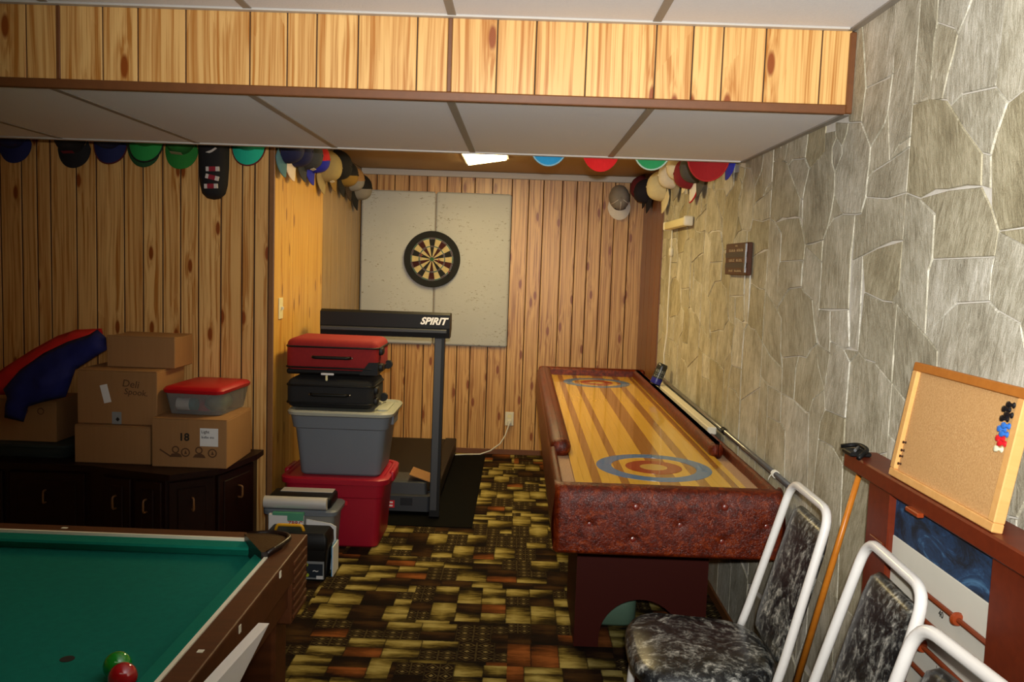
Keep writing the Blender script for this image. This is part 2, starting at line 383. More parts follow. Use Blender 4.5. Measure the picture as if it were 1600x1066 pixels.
M['plaque'] = darkwood('brown_plaque', '3a1c0c', '532c14', .4); M['plaque_text'] = flat('pale_engraving', 'b59a70', .7); M['plaque_dark'] = flat('plaque_band', '1a0d10', .4)
M['easel'] = darkwood('red_brown_frame', '521b0b', '742d14', .4)
def chalk():
    t = NT('blue_chalkboard'); co = t.coord(); n = t.noise(t.vscale(co, (1, 1.0, 2.2)), 6, 6, .75, 1.5)
    t.base(t.ramp(n, [(.42, srgb('0b1626')), (.58, srgb('1c3a5e')), (.72, srgb('4f7ea6'))])); t.rough(.75); return t.m
M['chalk'] = chalk(); M['score_white'] = flat('white_hardboard', 'd2cfc2', .6, var=.06, nscale=12)
M['rod'] = flat('brown_rod', '7a3316', .4); M['bead'] = flat('orange_bead', '8a3610', .35)
def cork():
    t = NT('cork'); n = t.noise(t.coord(), 260, 3, .7); m = t.noise(t.coord(), 9, 3); t.base(t.mix(m, t.ramp(n, [(.35, srgb('a87a48')), (.55, srgb('c79c66')), (.7, srgb('d6b07c'))]), srgb('c0935a'))); t.rough(.9); t.bump(n, .3, .003); return t.m
M['cork'] = cork(); M['pine'] = darkwood('pine_frame', 'c9914e', 'e0b070', .45); M['pine_dark'] = darkwood('orange_frame', '9c5a20', 'b8742e', .4)
M['cue'] = darkwood('cue_maple', 'b2641a', 'cf8128', .3); M['yellow'] = flat('yellow_plastic', 'e0a81c', .4)
M['silver'] = flat('silver_vinyl', 'd2d2d0', .35, metal=.3); M['label_grey'] = flat('label_grey', '8b8f90', .5); M['lime'] = flat('lime_print', 'b4bf2c', .6); M['label_navy'] = flat('label_navy', '1c2733', .5)
M['mint'] = flat('mint_card', '4f9a78', .6); M['blue_card'] = flat('blue_card', '1f8fc0', .5); M['skin_card'] = flat('buff_card', '9a7a5c', .7)
M['logo'] = flat('reflective_white', 'ffffff', .4, emit='fffbe0', es=.0); M['sticker_red'] = flat('sticker_red', 'd02030', .4)
M['jug'] = flat('pale_green_plastic', '56705e', .3, coat=.2); M['teal_item'] = flat('teal_print', '3a7f86', .5); M['mat'] = flat('black_rubber_mat', '090907', .95, spec=.1, var=.2)
M['can_blue'] = flat('can_blue', '1c1f7a', .35); M['can_dark'] = flat('can_dark', '1a1c1a', .3); M['can_grey'] = flat('can_label', '6f746e', .4)

# ------------------------------------------------------------------ room shell
XR, XL, ZC, ZL, Y1, Y2, YL, YB = .98, -1.305, 2.295, 2.05, 2.63, 3.85, 4.49, 6.93
def S(name, bm, mat, parent=None): 
    o = link(name, bm, mat, parent)
    if parent is None: o['kind'] = 'structure'
    return o
S('floor', B((-3.4, -1.6, -.06), (1.06, 7.06, 0)), M['carpet'])
def planks(wall, edges, z0, z1, at, mat, facing, gap=.0035, th=.008):
    """planks proud of the wall's dark backing; facing '-y' (at = wall y) or '+x'/'-x' (at = wall x)"""
    for a, b in zip(edges, edges[1:]):
        a, b = min(a, b)+gap, max(a, b)-gap
        if facing == '-y': bm = B((a, at, z0), (b, at+th, z1), .0022, 1)
        elif facing == '+x': bm = B((at-th, a, z0), (at, b, z1), .0022, 1)
        else: bm = B((at, a, z0), (at+th, b, z1), .0022, 1)
        link('plank', bm, mat, wall)
wb = S('wall_back', B((-1.42, YB+.006, 0), (1.06, YB+.08, 2.36)), M['groove'])
planks(wb, [-1.305,-1.18,-1.037,-.922,-.775,-.617,-.5,-.391,-.25,-.092,.043,.162,.312,.429,.529,.637,.735,.854,.975], .0, 2.29, YB, M['panel_back'], '-y')
link('sheet_joint', B((-.254, YB-.001, 0), (-.246, YB+.006, 2.29)), M['groove'], wb)
wa = S('wall_alcove', B((XL-.1, YL+.001, 0), (XL-.006, YB+.006, 2.36)), M['groove'])
planks(wa, [YL+.004, 4.86, 5.235, 5.605], 0, 2.29, XL, M['panel_alcove'], '+x', gap=.0006)
planks(wa, [5.612, 5.86, 6.05, 6.33, 6.55, 6.74, 6.925], 0, 2.29, XL, M['panel_olive'], '+x')
wl = S('wall_left', B((-3.4, YL+.006, 0), (XL-.006, YL+.1, 2.36)), M['groove'])
planks(wl, [-3.35,-3.2,-3.06,-2.95,-2.84,-2.741,-2.629,-2.548,-2.477,-2.341,-2.236,-2.09,-1.99,-1.887,-1.793,-1.698,-1.58,-1.469,-1.404,-1.328], 0, 2.29, YL, M['panel'], '-y')
S('trim_1', B((-1.327, YL-.006, 0), (XL+.008, YL+.004, 2.29), .004, 2), M['bronze_trim'])          # corner bead
S('trim_2', B((XL+.002, YB-.03, 2.245), (XR-.012, YB-.002, 2.293), .004, 1), M['edge_white'])            # wall angle at the back
S('baseboard_back', B((XL+.002, YB-.012, 0), (XR-.01, YB-.002, .045), .003, 1), M['trim_wood'])
S('baseboard_left', B((-3.3, YL-.012, 0), (-1.33, YL-.002, .045), .003, 1), M['trim_wood'])
# right wall: flagstone-pattern panels, every stone its own raised piece on pale mortar
wr = S('wall_right', B((XR, -1.6, 0), (XR+.1, YB+.08, 2.36)), M['mortar'])
def stone(poly, rise):
    bm = BM(); vs_ = [bm.verts.new((XR-.0004, y, z)) for y, z in poly]
    try: f = bm.faces.new(vs_)
    except ValueError: bm.free(); return
    bm.normal_update()
    if f.normal.x > 0: bmesh.ops.reverse_faces(bm, faces=[f]); bm.normal_update()
    a = bmesh.ops.inset_region(bm, faces=[f], thickness=.0017, use_even_offset=False, use_boundary=True)
    bmesh.ops.delete(bm, geom=a['faces'], context='FACES')
    bm.faces.ensure_lookup_table()
    if not len(bm.faces): bm.free(); return
    f = bm.faces[0] if len(bm.faces) == 1 else max(bm.faces, key=lambda q: q.calc_area())
    if f.calc_area() < 4e-4: bm.free(); return
    bm.normal_update(); bmesh.ops.inset_region(bm, faces=[f], thickness=.0022, use_even_offset=False, use_boundary=True)
    f = max(bm.faces, key=lambda q: q.calc_area())
    for v in f.verts: v.co.x -= rise
    bmesh.ops.recalc_face_normals(bm, faces=bm.faces[:])
    me = bpy.data.meshes.new('stone'); bm.to_mesh(me); bm.free(); me.materials.append(M['stone'])
    if sum((p.normal.x for p in me.polygons)) > 0: me.flip_normals()
    o = bpy.data.objects.new('stone', me); col.objects.link(o); o.parent = wr
STV=[(0,2295),(0,2134),(0,1999),(89,1999),(90,2079),(90,2138),(99,2172),(97,2226),(94,2295),(186,2135),(202,2117),(191,2078),(172,2042),(152,1982),(235,2147),(255,2178),(267,2295),(172,1977),(197,1958),(245,1976),(382,1964),(399,2020),(400,2085),(395,2136),(387,2295),(433,1923),(419,1892),(402,1865),(386,1823),(352,1831),(321,1855),(261,1901),(358,1761),(295,1767),(211,1766),(150,1771),(76,1757),(0,1776),(0,1904),(394,1752),(388,2045),(571,2295),(568,2024),(575,1963),(661,2017),(673,1992),(642,1965),(651,1917),(681,1884),(687,1815),(672,1762),(651,1716),(614,1674),(520,1666),(440,1662),(403,1715),(728,1958),(732,1933),(658,2043),(769,2023),(762,1994),(866,2009),(904,1972),(947,1927),(947,1884),(941,1841),(938,1786),(912,1742),(866,1741),(766,1749),(698,1740),(869,1721),(854,1627),(894,1352),(906,1310),(865,1462),(617,1450),(616,1582),(612,1604),(687,2295),(823,2295),(856,2195),(883,2102),(1045,2295),(1065,2195),(1060,2105),(1040,2100),(1047,2002),(1031,1977),(1195,2295),(1195,2134),(1195,2017),(1195,1919),(1131,1906),(1079,1872),(1057,1965),(976,1856),(1195,1893),(1195,1778),(1078,1771),(1195,1656),(1128,1655),(1039,1640),(944,1620),(869,1606),(961,1346),(1195,1567),(1195,1496),(1095,1497),(976,1516),(1195,1389),(1195,1335),(1195,1286),(1080,1327),(1016,1328),(1195,1181),(1195,1103),(1100,1071),(909,1004),(901,1141),(904,1245),(1195,600),(937,600),(857,1342),(723,1450),(739,1355),(743,1319),(655,1332),(613,1363),(883,1402),(777,1353),(735,1138),(714,1200),(729,1257),(160,1427),(294,1508),(428,1518),(464,1499),(545,1479),(577,1411),(618,1338),(567,1314),(526,1280),(447,1278),(267,1252),(241,1267),(226,1395),(161,1713),(167,1607),(152,1580),(-36,1502),(0,1533),(433,1610),(427,1581),(275,1214),(112,1243),(0,1286),(0,1356),(282,1122),(110,1128),(0,1151),(123,1008),(131,600),(0,600),(0,852),(293,1013),(353,999),(415,600),(425,1232),(426,1120),(640,1271),(617,1152),(589,1104),(561,1099),(654,600),(700,1092),(693,1036),(820,1036),(0,2039),(575,2060),(690,2050)]
STP=[[0,1,2,3,4,5,6,7,8],[6,9,10,11,12,13,3,4,5],[8,7,6,9,10,14,15,16],[16,15,10,11,12,13,17,18,19,20,21,22,23,24],[18,19,20,25,26,27,28,29,30,31],[2,3,13,17,18,31,30,29,32,33,34,35,36,37,38],[29,28,39,32],[20,40,24,41,42,43,25],[25,43,42,44,45,46,47,48,49,50,51,52,53,54,55,28,27],[45,56,57,48,47,46],[44,58,59,60,56,45],[59,61,62,63,64,65,66,67,68,69,49,48,57,56,60],[49,69,70,51,50],[51,70,69,68,71,72,75,76,77,78,52],[79,80,81,82,61,59],[80,83,84,85,86,82,81],[82,86,85,87,88,63,61],[83,89,90,91,92,93,94,95,87,85],[63,88,87,95,94,96,65,64],[94,97,98,99,66,65,96],[94,93,92,97],[66,99,98,100,101,102,103,104,68,67],[104,103,105,73],[103,102,100,106,107,108,109],[109,108,107,110,111,112,113,114,105],[74,105,114,113,112,115,116,117,118,119,120],[117,116,121,122,118],[123,105,74],[76,124,125,126,127,128],[124,75,129,73,123,130,125],[126,125,130,123,74,120,119,131,132,133],[134,135,136,137,138,139,140,141,142,143,144,145,146],[37,36,147,148,149,134,150,151],[36,34,32,55,54,152,148,147],[148,152,153,136,135,134,149],[54,53,52,78],[54,78,77,76,128,139,138,137,136,153,152],[150,134,146,145,154,155,156,157],[155,154,158,159,160,156],[160,159,161,162,163,164],[159,158,165,161],[161,165,166,167,162],[154,144,143,168,169,158],[143,142,141,140,170,132,171,172,173,169,168],[140,127,126,133,132,170],[158,169,173,172,174,167,166,165],[172,171,132,131,175,176,174],[131,119,118,177,176,175],[176,177,118,122,174],[178,12,13,2],[179,58,180,79,41]]

YW = 5.96
def clip(poly, y0, y1):
    for s, lim in ((1, y0), (-1, y1)):
        out = []
        for i, p in enumerate(poly):
            q = poly[i-1]; dp, dq = s*(p[0]-lim), s*(q[0]-lim)
            if dp*dq < 0: t = dq/(dq-dp); out.append((q[0]+(p[0]-q[0])*t, q[1]+(p[1]-q[1])*t))
            if dp >= 0: out.append(p)
        poly = out
        if len(poly) < 3: return None
    return poly
low = []
ub = [0, .12, .40, .62, .70, .93, 1.195]; rl = random.Random(3)
for a, b in zip(ub, ub[1:]):
    c0 = .60; 
    cuts = [(.62, .62), (.33+rl.uniform(-.08, .08), .33+rl.uniform(-.08, .08)), (.0, .0)]
    for (t0, t1), (b0, b1) in zip(cuts, cuts[1:]): low.append([(a, t0-.02), (b, t1-.02), (b, b1), (a, b0)])
for k in range(5):
    y0 = 2.212 + .0 + 1.195*(k-0)
    for idx in STP: 
        q = clip([(y0 - STV[j][0]/1000, STV[j][1]/1000) for j in idx], -.2, YW)
        if q: stone(q, rng.uniform(.003, .0055))
    for L in low:
        q = clip([(y0-u, z) for u, z in L], -.2, YW)
        if q: stone(q, rng.uniform(.003, .0055))
# dark panelling on the far end of the right wall
planks(wr, [5.975, 6.2, 6.42, 6.68, 6.925], 0, 2.29, XR-.012, M['panel_dark'], '-x', th=.012)
link('panel_edge', B((XR-.016, 5.958, 0), (XR, 5.974, 2.29), .002, 1), M['trim_wood'], wr)
S('baseboard_right', B((XR-.016, -1.5, 0), (XR-.0005, 5.95, .05), .003, 1), M['trim_wood'])
# rooms sides behind the camera
S('wall_front', B((-3.4, -1.6, 0), (XR, -1.5, 2.36)), M['panel'])
S('wall_side', B((-3.4, -1.5, 0), (-3.35, YL, 2.36)), M['panel'])
# ceiling: lay-in tiles in a metal grid
ce = S('ceiling', B((-3.4, -1.6, ZC+.03), (1.06, Y1+.01, ZC+.08)), M['plaster'])
gx = [XR-.602-.61*k for k in range(7)]
def tiles(par, xs, ys, z, mat_edge=True):
    X = [XR]+xs
    for a, b in zip(X[1:], X):
        for c, d in zip(ys, ys[1:]):
            link('ceiling_tile', B((a+.012, c+.012, z), (b-.012, d-.012, z+.015)), M['tile'], par)
    for x in xs: link('grid_bar', B((x-.013, ys[0], z-.003), (x+.013, ys[-1], z+.01), .001, 1), M['grid'], par)
    for y in ys[1:-1]: link('grid_bar', B((xs[-1], y-.012, z-.0022), (XR-.02, y+.012, z+.01), .001, 1), M['grid'], par)
    link('wall_angle', B((XR-.026, ys[0], z-.005), (XR-.0005, ys[-1], z+.004)), M['grid'], par)
tiles(ce, gx, [-1.03, .19, 1.41, Y1], ZC)
link('wall_angle', B((-3.3, Y1-.022, ZC-.006), (XR-.03, Y1-.0005, ZC+.003)), M['edge_white'], ce)
cb = S('ceiling_rear', B((-3.4, Y2, ZC), (1.06, YB+.08, ZC+.08)), M['plaster'])
cl = S('ceiling_lower', B((-3.4, Y1+.03, ZL+.02), (XR, Y2-.03, ZL+.05)), M['plaster'])
tiles(cl, gx, [Y1+.006, Y2-.006], ZL)
link('wall_angle', B((-3.3, Y2-.03, ZL-.006), (XR-.03, Y2, ZL+.012)), M['edge_white'], cl)
link('back_panel', B((-3.4, Y2-.03, ZL+.012), (XR, Y2-.002, ZC)), M['panel'], cl)
# fascia of the lowered box, faced with pine boards
wf = S('wall_soffit', B((-3.4, Y1+.008, ZL+.002), (XR, Y1+.03, ZC+.03)), M['groove'])
sof = [-3.3,-3.13,-3.0,-2.84,-2.72,-2.55,-2.43,-2.3,-2.2,-2.06,-1.93,-1.82,-1.68,-1.519,-1.421,-1.287,-1.18,-1.035,-.841,-.728,-.639,-.514,-.336]
planks(wf, sof+[-.242], ZL+.022, ZC-.004, Y1, M['panel'], '-y', gap=.002)
planks(wf, [-.232,-.095,.022,.174,.382,.493,.583,.71,.878,.968], ZL+.022, ZC-.004, Y1, M['panel'], '-y', gap=.002)
link('joint_strip', B((-.243, Y1-.005, ZL+.022), (-.230, Y1+.006, ZC-.006), .002, 1), M['trim_wood'], wf)
link('joint_strip', B((-1.426, Y1-.005, ZL+.022), (-1.414, Y1+.006, ZC-.006), .002, 1), M['trim_wood'], wf)
link('end_trim', B((.958, Y1-.012, ZL-.004), (XR-.003, Y1+.006, ZC-.01), .003, 1), M['trim_wood'], wf)
link('bottom_trim', B((-3.3, Y1-.012, ZL-.006), (XR-.022, Y1+.012, ZL+.022), .004, 2), M['trim_wood'], wf)

# ------------------------------------------------------------------ ceiling light in the alcove
cl_ = empty('ceiling_light', (-.27, 5.5, ZC), 'lit warm-white panel light on the ceiling beyond the lowered box', 'ceiling light')
link('housing', prism(BM(), [(-.155, -1.35), (.16, -1.35), (.16, .46), (-.155, .86)], 'z', -.012, -.0005), M['edge_white'], cl_)
link('diffuser', prism(BM(), [(-.14, -1.33), (.145, -1.33), (.145, .45), (-.14, .83)], 'z', -.02, -.011), M['tube_light'], cl_)

# ------------------------------------------------------------------ shuffleboard table
sb = empty('shuffleboard_table', (.54, 4.5, 0), 'long shuffleboard table in tufted dark red vinyl with striped lane and target rings', 'game table')
def loc(bm, o): return xf(bm, Matrix.Translation(-o.location))
X0, X1, YF, YR = .145, .94, 2.875, 6.22
# cabinet sides
link('cabinet', loc(B((X0+.006, YF+.02, .575), (X1-.004, YR, .755), .01, 2), sb), M['vinyl'], sb, smooth=True)
btn = [(.425,.743),(.731,.754),(.267,.678),(.579,.686),(.877,.692),(.419,.63),(.727,.633)]
def front_apron():
    prof = [(.075, .806), (.045, .812), (.02, .806), (.004, .79), (-.004, .765)] + [(-.006 - .006*math.sin(math.pi*i/16), .765-.185*i/16) for i in range(1, 17)] + [(.004, .572), (.02, .566), (.06, .566)]
    # resample for dimples
    P = []
    for a, b in zip(prof, prof[1:]): P += [(a[0]+(b[0]-a[0])*t/2, a[1]+(b[1]-a[1])*t/2) for t in range(2)]
    P.append(prof[-1]); nx = 90; rows = []
    bm = BM()
    for i in range(nx+1):
        s = i/nx; x = X0 + (X1-X0)*s; row = []
        e = min(s, 1-s)*(X1-X0); rd = .03; back = rd-math.sqrt(max(0, rd*rd-(rd-min(e, rd))**2))
        for dy, z in P:
            d = 0
            if dy < .01:
                for bx_, bz in btn:
                    q = math.hypot(x-bx_, z-bz); d += .007*math.exp(-(q/.016)**2) + .005*math.exp(-(q/.07)**2)
                d += .0012*noise.noise(Vector((x*26, z*26, 3)))
            row.append(bm.verts.new((x, YF + dy + back + d, z)))
        rows.append(row)
    for a, b in zip(rows, rows[1:]):
        for k in range(len(a)-1): bm.faces.new([a[k], a[k+1], b[k+1], b[k]])
    return bm
link('front_apron', loc(front_apron(), sb), M['vinyl'], sb, smooth='all')
for bx_, bz in btn:
    bm = BM(); bmesh.ops.create_uvsphere(bm, u_segments=14, v_segments=8, radius=.0125, matrix=Matrix.Translation((bx_, YF+.0035, bz)) @ Matrix.Diagonal((1, .5, 1, 1)))
    link('button', loc(bm, sb), M['button'], sb, smooth='all')
def side_apron(x, sgn):
    bm = BM(); rows = []
    ny = 60
    for i in range(ny+1):
        y = YF+.02 + (YR-YF-.02)*i/ny; row = []
        for dx, z in [(.031, .757), (.029, .798), (.02, .806), (.008, .80), (.0, .785), (-.003, .74), (-.008, .69), (-.008, .65), (-.003, .60), (.003, .575), (.02, .566), (.05, .566)]:
            row.append(bm.verts.new((x + sgn*(dx + .002*noise.noise(Vector((y*9, z*20, 1)))), y, z)))
        rows.append(row)
    for a, b in zip(rows, rows[1:]):
        for k in range(len(a)-1): bm.faces.new([a[k], a[k+1], b[k+1], b[k]])
    return bm
link('side_apron', loc(side_apron(X0, 1), sb), M['vinyl'], sb, smooth='all')
link('side_apron', loc(side_apron(X1, -1), sb), M['vinyl'], sb, smooth='all')
link('end_apron', loc(B((X0+.01, YR-.06, .566), (X1-.01, YR+.01, .83), .02, 3), sb), M['vinyl'], sb, smooth=True)
# gutters, lane
for a, b in ((X0+.025, .2275), (.8525, X1-.025)): link('gutter', loc(B((a, YF+.07, .757), (b, YR-.06, .764)), sb), M['gutter'], sb)
lx = [.228+.624*q for q in (0,.05,.10,.155,.21,.27,.32,.38,.44,.50,.56,.62,.68,.73,.795,.85,.92,.96,1)]; kinds = 'LLDLLDLLLDDLLDLLDL'
for (a, b), k in zip(zip(lx, lx[1:]), kinds):
    link('lane_strip', loc(B((a+.0002, YF+.075, .757), (b-.0002, YR-.06, .776)), sb), M['lane_light' if k == 'L' else 'lane_dark'], sb)
link('lane_end_strip', loc(B((.2, YF+.062, .757), (.9, YF+.0745, .781), .002, 1), sb), M['lane_edge'], sb)
def ring(r0, r1, z, n=64):
    bm = BM(); q = []
    for k in range(n):
        c, s = math.cos(2*math.pi*k/n), math.sin(2*math.pi*k/n); q.append([bm.verts.new((r*c, r*s, zz)) for r, zz in ((r0, z), (r0, z+.0006), (r1, z+.0006), (r1, z))])
    for a, b in zip(q, q[1:]+q[:1]):
        for i in range(3): bm.faces.new([a[i], b[i], b[i+1], a[i+1]])
    return bm
for cx, cy in ((.556, 3.345), (.545, 5.80)):
    T = Matrix.Translation((cx, cy, 0))
    link('blue_ring', loc(xf(ring(.168, .228, .7762), T), sb), M['ring_blue'], sb); link('red_ring', loc(xf(ring(.055, .112, .7762), T), sb), M['ring_red'], sb)
    link('yellow_spot', loc(xf(lathe(BM(), [(.001, .7762), (.054, .7762), (.054, .7767), (.001, .7767)], 32), T), sb), M['ring_yellow'], sb)
# padded side rails
def pad(x0, x1, y0, y1):
    bm = loft(BM(), [((x1-x0)/2-.008, (y1-y0)/2-.01, .03, .765), ((x1-x0)/2, (y1-y0)/2, .036, .785), ((x1-x0)/2, (y1-y0)/2, .036, .806), ((x1-x0)/2-.006, (y1-y0)/2-.006, .032, .824), ((x1-x0)/2-.022, (y1-y0)/2-.02, .022, .834)], ((x0+x1)/2, (y0+y1)/2))
    return bm
link('side_rail', loc(pad(X0+.006, .238, 3.53, 6.14), sb), M['vinyl'], sb, smooth='all')
link('side_rail', loc(pad(.832, X1-.045, 3.58, 6.14), sb), M['vinyl'], sb, smooth='all')
# pedestals with arched cut-out
def pedestal(y0):
    xa, xb, zt = .272, .81, .567; xm, r = .541, .168
    a = [(xm+r*math.cos(R(180-180*i/20)), .04+r*math.sin(R(180-180*i/20))) for i in range(21)]
    out = [(xa, 0), (xm-r, 0)] + a + [(xm+r, 0), (xb, 0), (xb, zt), (xa, zt)]
    bm = prism(BM(), out, 'y', y0, y0+.02)
    box(bm, (xa, y0+.02, 0), (xa+.02, y0+.5, zt)); box(bm, (xb-.02, y0+.02, 0), (xb, y0+.5, zt)); prism(bm, out, 'y', y0+.5, y0+.52)
    return bm
for y0 in (3.4, 5.3): link('pedestal', loc(pedestal(y0), sb), M['pedestal'], sb)
# cream strip + metal tube behind the far rail
link('wall_side_strip', loc(B((.9, 3.95, .80), (.943, 5.6, .835), .004, 1), sb), M['cream_white'], sb)
tb = empty('metal_tube', (.958, 4.2, .85), 'thin grey metal tube lying along the wall edge of the shuffleboard table', 'pole')
link('tube', tube(BM(), [(0, 1.45, -.002), (0, -1.32, -.022)], .0105, 12), M['steel'], tb, smooth='all')
link('tube_collar', tube(BM(), [(0, -.3, -.0145), (0, -.36, -.015)], .0135, 12), M['black'], tb, smooth='all')
bm = BM()
for k in range(3): tube(bm, [(.0125*math.cos(a*.7), -1.13+.01*k, -.0206+.0125*math.sin(a*.7)) for a in range(10)], .0025, 6)
tube(bm, [(-.012, -1.12, -.02), (-.022, -1.125, -.03), (-.025, -1.12, -.045)], .002, 6)
link('string_knot', bm, M['string'], tb, smooth='all')
# can
cn = empty('drink_can', (.882, 5.35, .8345), 'dark tin can with blue base tilted on the red side rail by the wall', 'can')
TILT = Matrix.Translation((-.012, 0, .004)) @ Matrix.Rotation(R(20), 4, 'Y')
link('can_body', lathe(BM(), [(.027, 0), (.033, .006), (.034, .02), (.034, .125), (.031, .135), (.028, .14), (.027, .137), (.004, .136)], 28, TILT), M['can_dark'], cn, smooth=True)
link('can_base_band', lathe(BM(), [(.0343, .008), (.0347, .01), (.0347, .042), (.0343, .044)], 28, TILT, cap=False), M['can_blue'], cn, smooth=True)
bm = BM()
for i, (z0, z1) in enumerate(((.05, .062), (.068, .074), (.08, .1))):
    for k in range(6):
        a0 = R(-150 + 22*k); a1 = a0 + R(14)
        v = [bm.verts.new(TILT @ Vector((.0349*math.cos(a), .0349*math.sin(a), z))) for a, z in ((a0, z0), (a1, z0), (a1, z1), (a0, z1))]; bm.faces.new(v)
link('can_label', bm, M['can_grey'], cn)
# container inside the pedestal
jg = empty('green_container', (.46, 3.72, 0), 'pale green rounded container stored inside the arched pedestal', 'container')
link('container_body', loft(BM(), [(.085, .11, .05, 0.002), (.10, .13, .06, .02), (.1, .13, .06, .13), (.07, .09, .05, .17)], (0, 0)), M['jug'], jg, smooth='all')
link('container_cap', lathe(BM(), [(.045, .17), (.05, .172), (.05, .2), (.04, .205)], 20), M['jug'], jg, smooth=True)

# ------------------------------------------------------------------ pool table
pt = empty('pool_table', (-1.3, 1.4, 0), 'dark walnut pool table with green cloth and leather corner pocket', 'pool table')
PX, PY = -.575, 2.345
def L2(bm): return loc(bm, pt)
link('cloth', L2(B((-2.7, .0, .70), (PX-.07, PY-.07, .745))), M['felt'], pt)
def cushion(axis, a, b, edge, sgn):
    # profile from the ivory strip down to the nose
    pr = [(0, .775), (-.01, .778), (-.041, .772), (-.045, .766), (-.034, .747), (0, .746)]
    bm = BM()
    if axis == 'y': return prism(bm, [(edge+sgn*p, z) for p, z in pr], 'y', a, b)
    return prism(bm, [(edge+sgn*p, z) for p, z in pr], 'x', a, b)
link('cushion', L2(cushion('y', .1, PY-.13, PX-.062, 1)), M['felt_c'], pt)
link('cushion', L2(cushion('x', -2.5, PX-.135, PY-.062, 1)), M['felt_c'], pt)
link('side_rail', L2(B((PX-.055, .05, .70), (PX, PY-.0, .782), .004, 2)), M['rail'], pt)
link('end_rail', L2(B((-2.6, PY-.053, .70), (PX-.055, PY, .782), .004, 2)), M['rail'], pt)
link('ivory_strip', L2(B((PX-.0635, .1, .76), (PX-.0545, PY-.12, .7835))), M['ivory'], pt)
link('ivory_strip', L2(B((-2.5, PY-.0625, .76), (PX-.13, PY-.0545, .7835))), M['ivory'], pt)
link('apron', L2(B((PX-.05, .05, .63), (PX-.012, PY-.04, .70), .003, 1)), M['rail'], pt)
link('apron', L2(B((-2.6, PY-.05, .6), (PX-.06, PY-.012, .70), .003, 1)), M['rail'], pt)
link('slate_bed', L2(B((-2.55, .1, .66), (PX-.06, PY-.06, .699))), M['rail'], pt)
def leg(cx, cy):
    bm = B((cx-.07, cy-.07, .0), (cx+.07, cy+.07, .2), .01, 1)
    box(bm, (cx-.06, cy-.06, .2), (cx+.06, cy+.06, .6), .01, 1); return bm
link('leg', L2(leg(PX-.1, PY-.12)), M['rail'], pt); link('leg', L2(leg(-2.4, PY-.12)), M['rail'], pt)
bm = B((PX-.055, PY-.16, .585), (PX-.002, PY-.002, .70), .004, 1)
for k in range(7): box(bm, (PX-.004, PY-.15, .6+k*.024), (PX+.004, PY-.02, .61+k*.024), .001, 1)
link('ribbed_corner', L2(bm), M['rail'], pt)
# corner pocket iron and leather
pk = [(-.73, PY-.045), (-.70, PY-.125), (-.655, PY-.20), (-.628, PY-.19), (-.61, PY-.10), (-.62, PY-.06), (-.65, PY-.04)]
link('corner_pocket', L2(prism(BM(), [(a-.0, b) for a, b in [(-.735, PY-.062), (-.645, PY-.205), (-.628, PY-.2), (-.612, PY-.13), (-.618, PY-.075), (-.66, PY-.045), (-.71, PY-.045)]], 'z', .735, .797)), M['leather'], pt)
bm = BM(); tube(bm, arc_path([(-.73, PY-.052, .792), (-.66, PY-.035, .797), (-.6, PY-.07, .797), (-.612, PY-.15, .797), (-.632, PY-.2, .792)], .04, 5), .007, 8)
link('pocket_rim', L2(bm), M['leather'], pt, smooth='all')
def mark(c, s): return L2(B((c[0]-s[0], c[1]-s[1], c[2]-s[2]), (c[0]+s[0], c[1]+s[1], c[2]+s[2])))
for c, s in (((PX+.0005, 2.067, .768), (.0012, .006, .0085)), ((PX+.0005, 1.759, .762), (.0012, .006, .0085)), ((-.602, 1.607, .7822), (.006, .006, .001)), ((-1.251, 2.318, .7822), (.008, .005, .001)), ((PX+.0005, 1.45, .762), (.0012, .006, .0085))):
    link('ivory_mark', mark(c, s), M['ivory'], pt)  # small ivory blocks on the rail tops and the side rail's outer face
link('table_spot', L2(lathe(BM(), [(.001, .7452), (.014, .7452), (.014, .7456), (.001, .7456)], 20, Matrix.Translation((-.877, 1.629, 0)))), M['ink'], pt)
for nm, lab, c, m in (('billiard_ball', 'shiny green billiard ball on the pool table cloth', (-.742, 1.557), 'green_ball'), ('billiard_ball', 'shiny red billiard ball touching the green one on the cloth', (-.712, 1.514), 'red_ball')):
    bm = BM(); bmesh.ops.create_uvsphere(bm, u_segments=32, v_segments=20, radius=.0262)
    o = link(nm, bm, M[m], smooth='all'); o.location = (c[0], c[1], .7722); tag(o, lab, 'ball', 'billiard balls on the cloth')
# white board end beside the table
wp = empty('white_board', (-.5, 1.2, 0), 'white painted pointed board standing beside the pool table side', 'board')
link('board_body', xf(prism(BM(), [(1.685, .81), (1.38, .838), (1.0, .875), (.7, .89), (.7, .0), (.78, .0), (1.15, .62), (1.498, .776)], 'x', -.512, -.49), Matrix.Translation((.5, -1.2, 0))), M['white_metal'], wp)

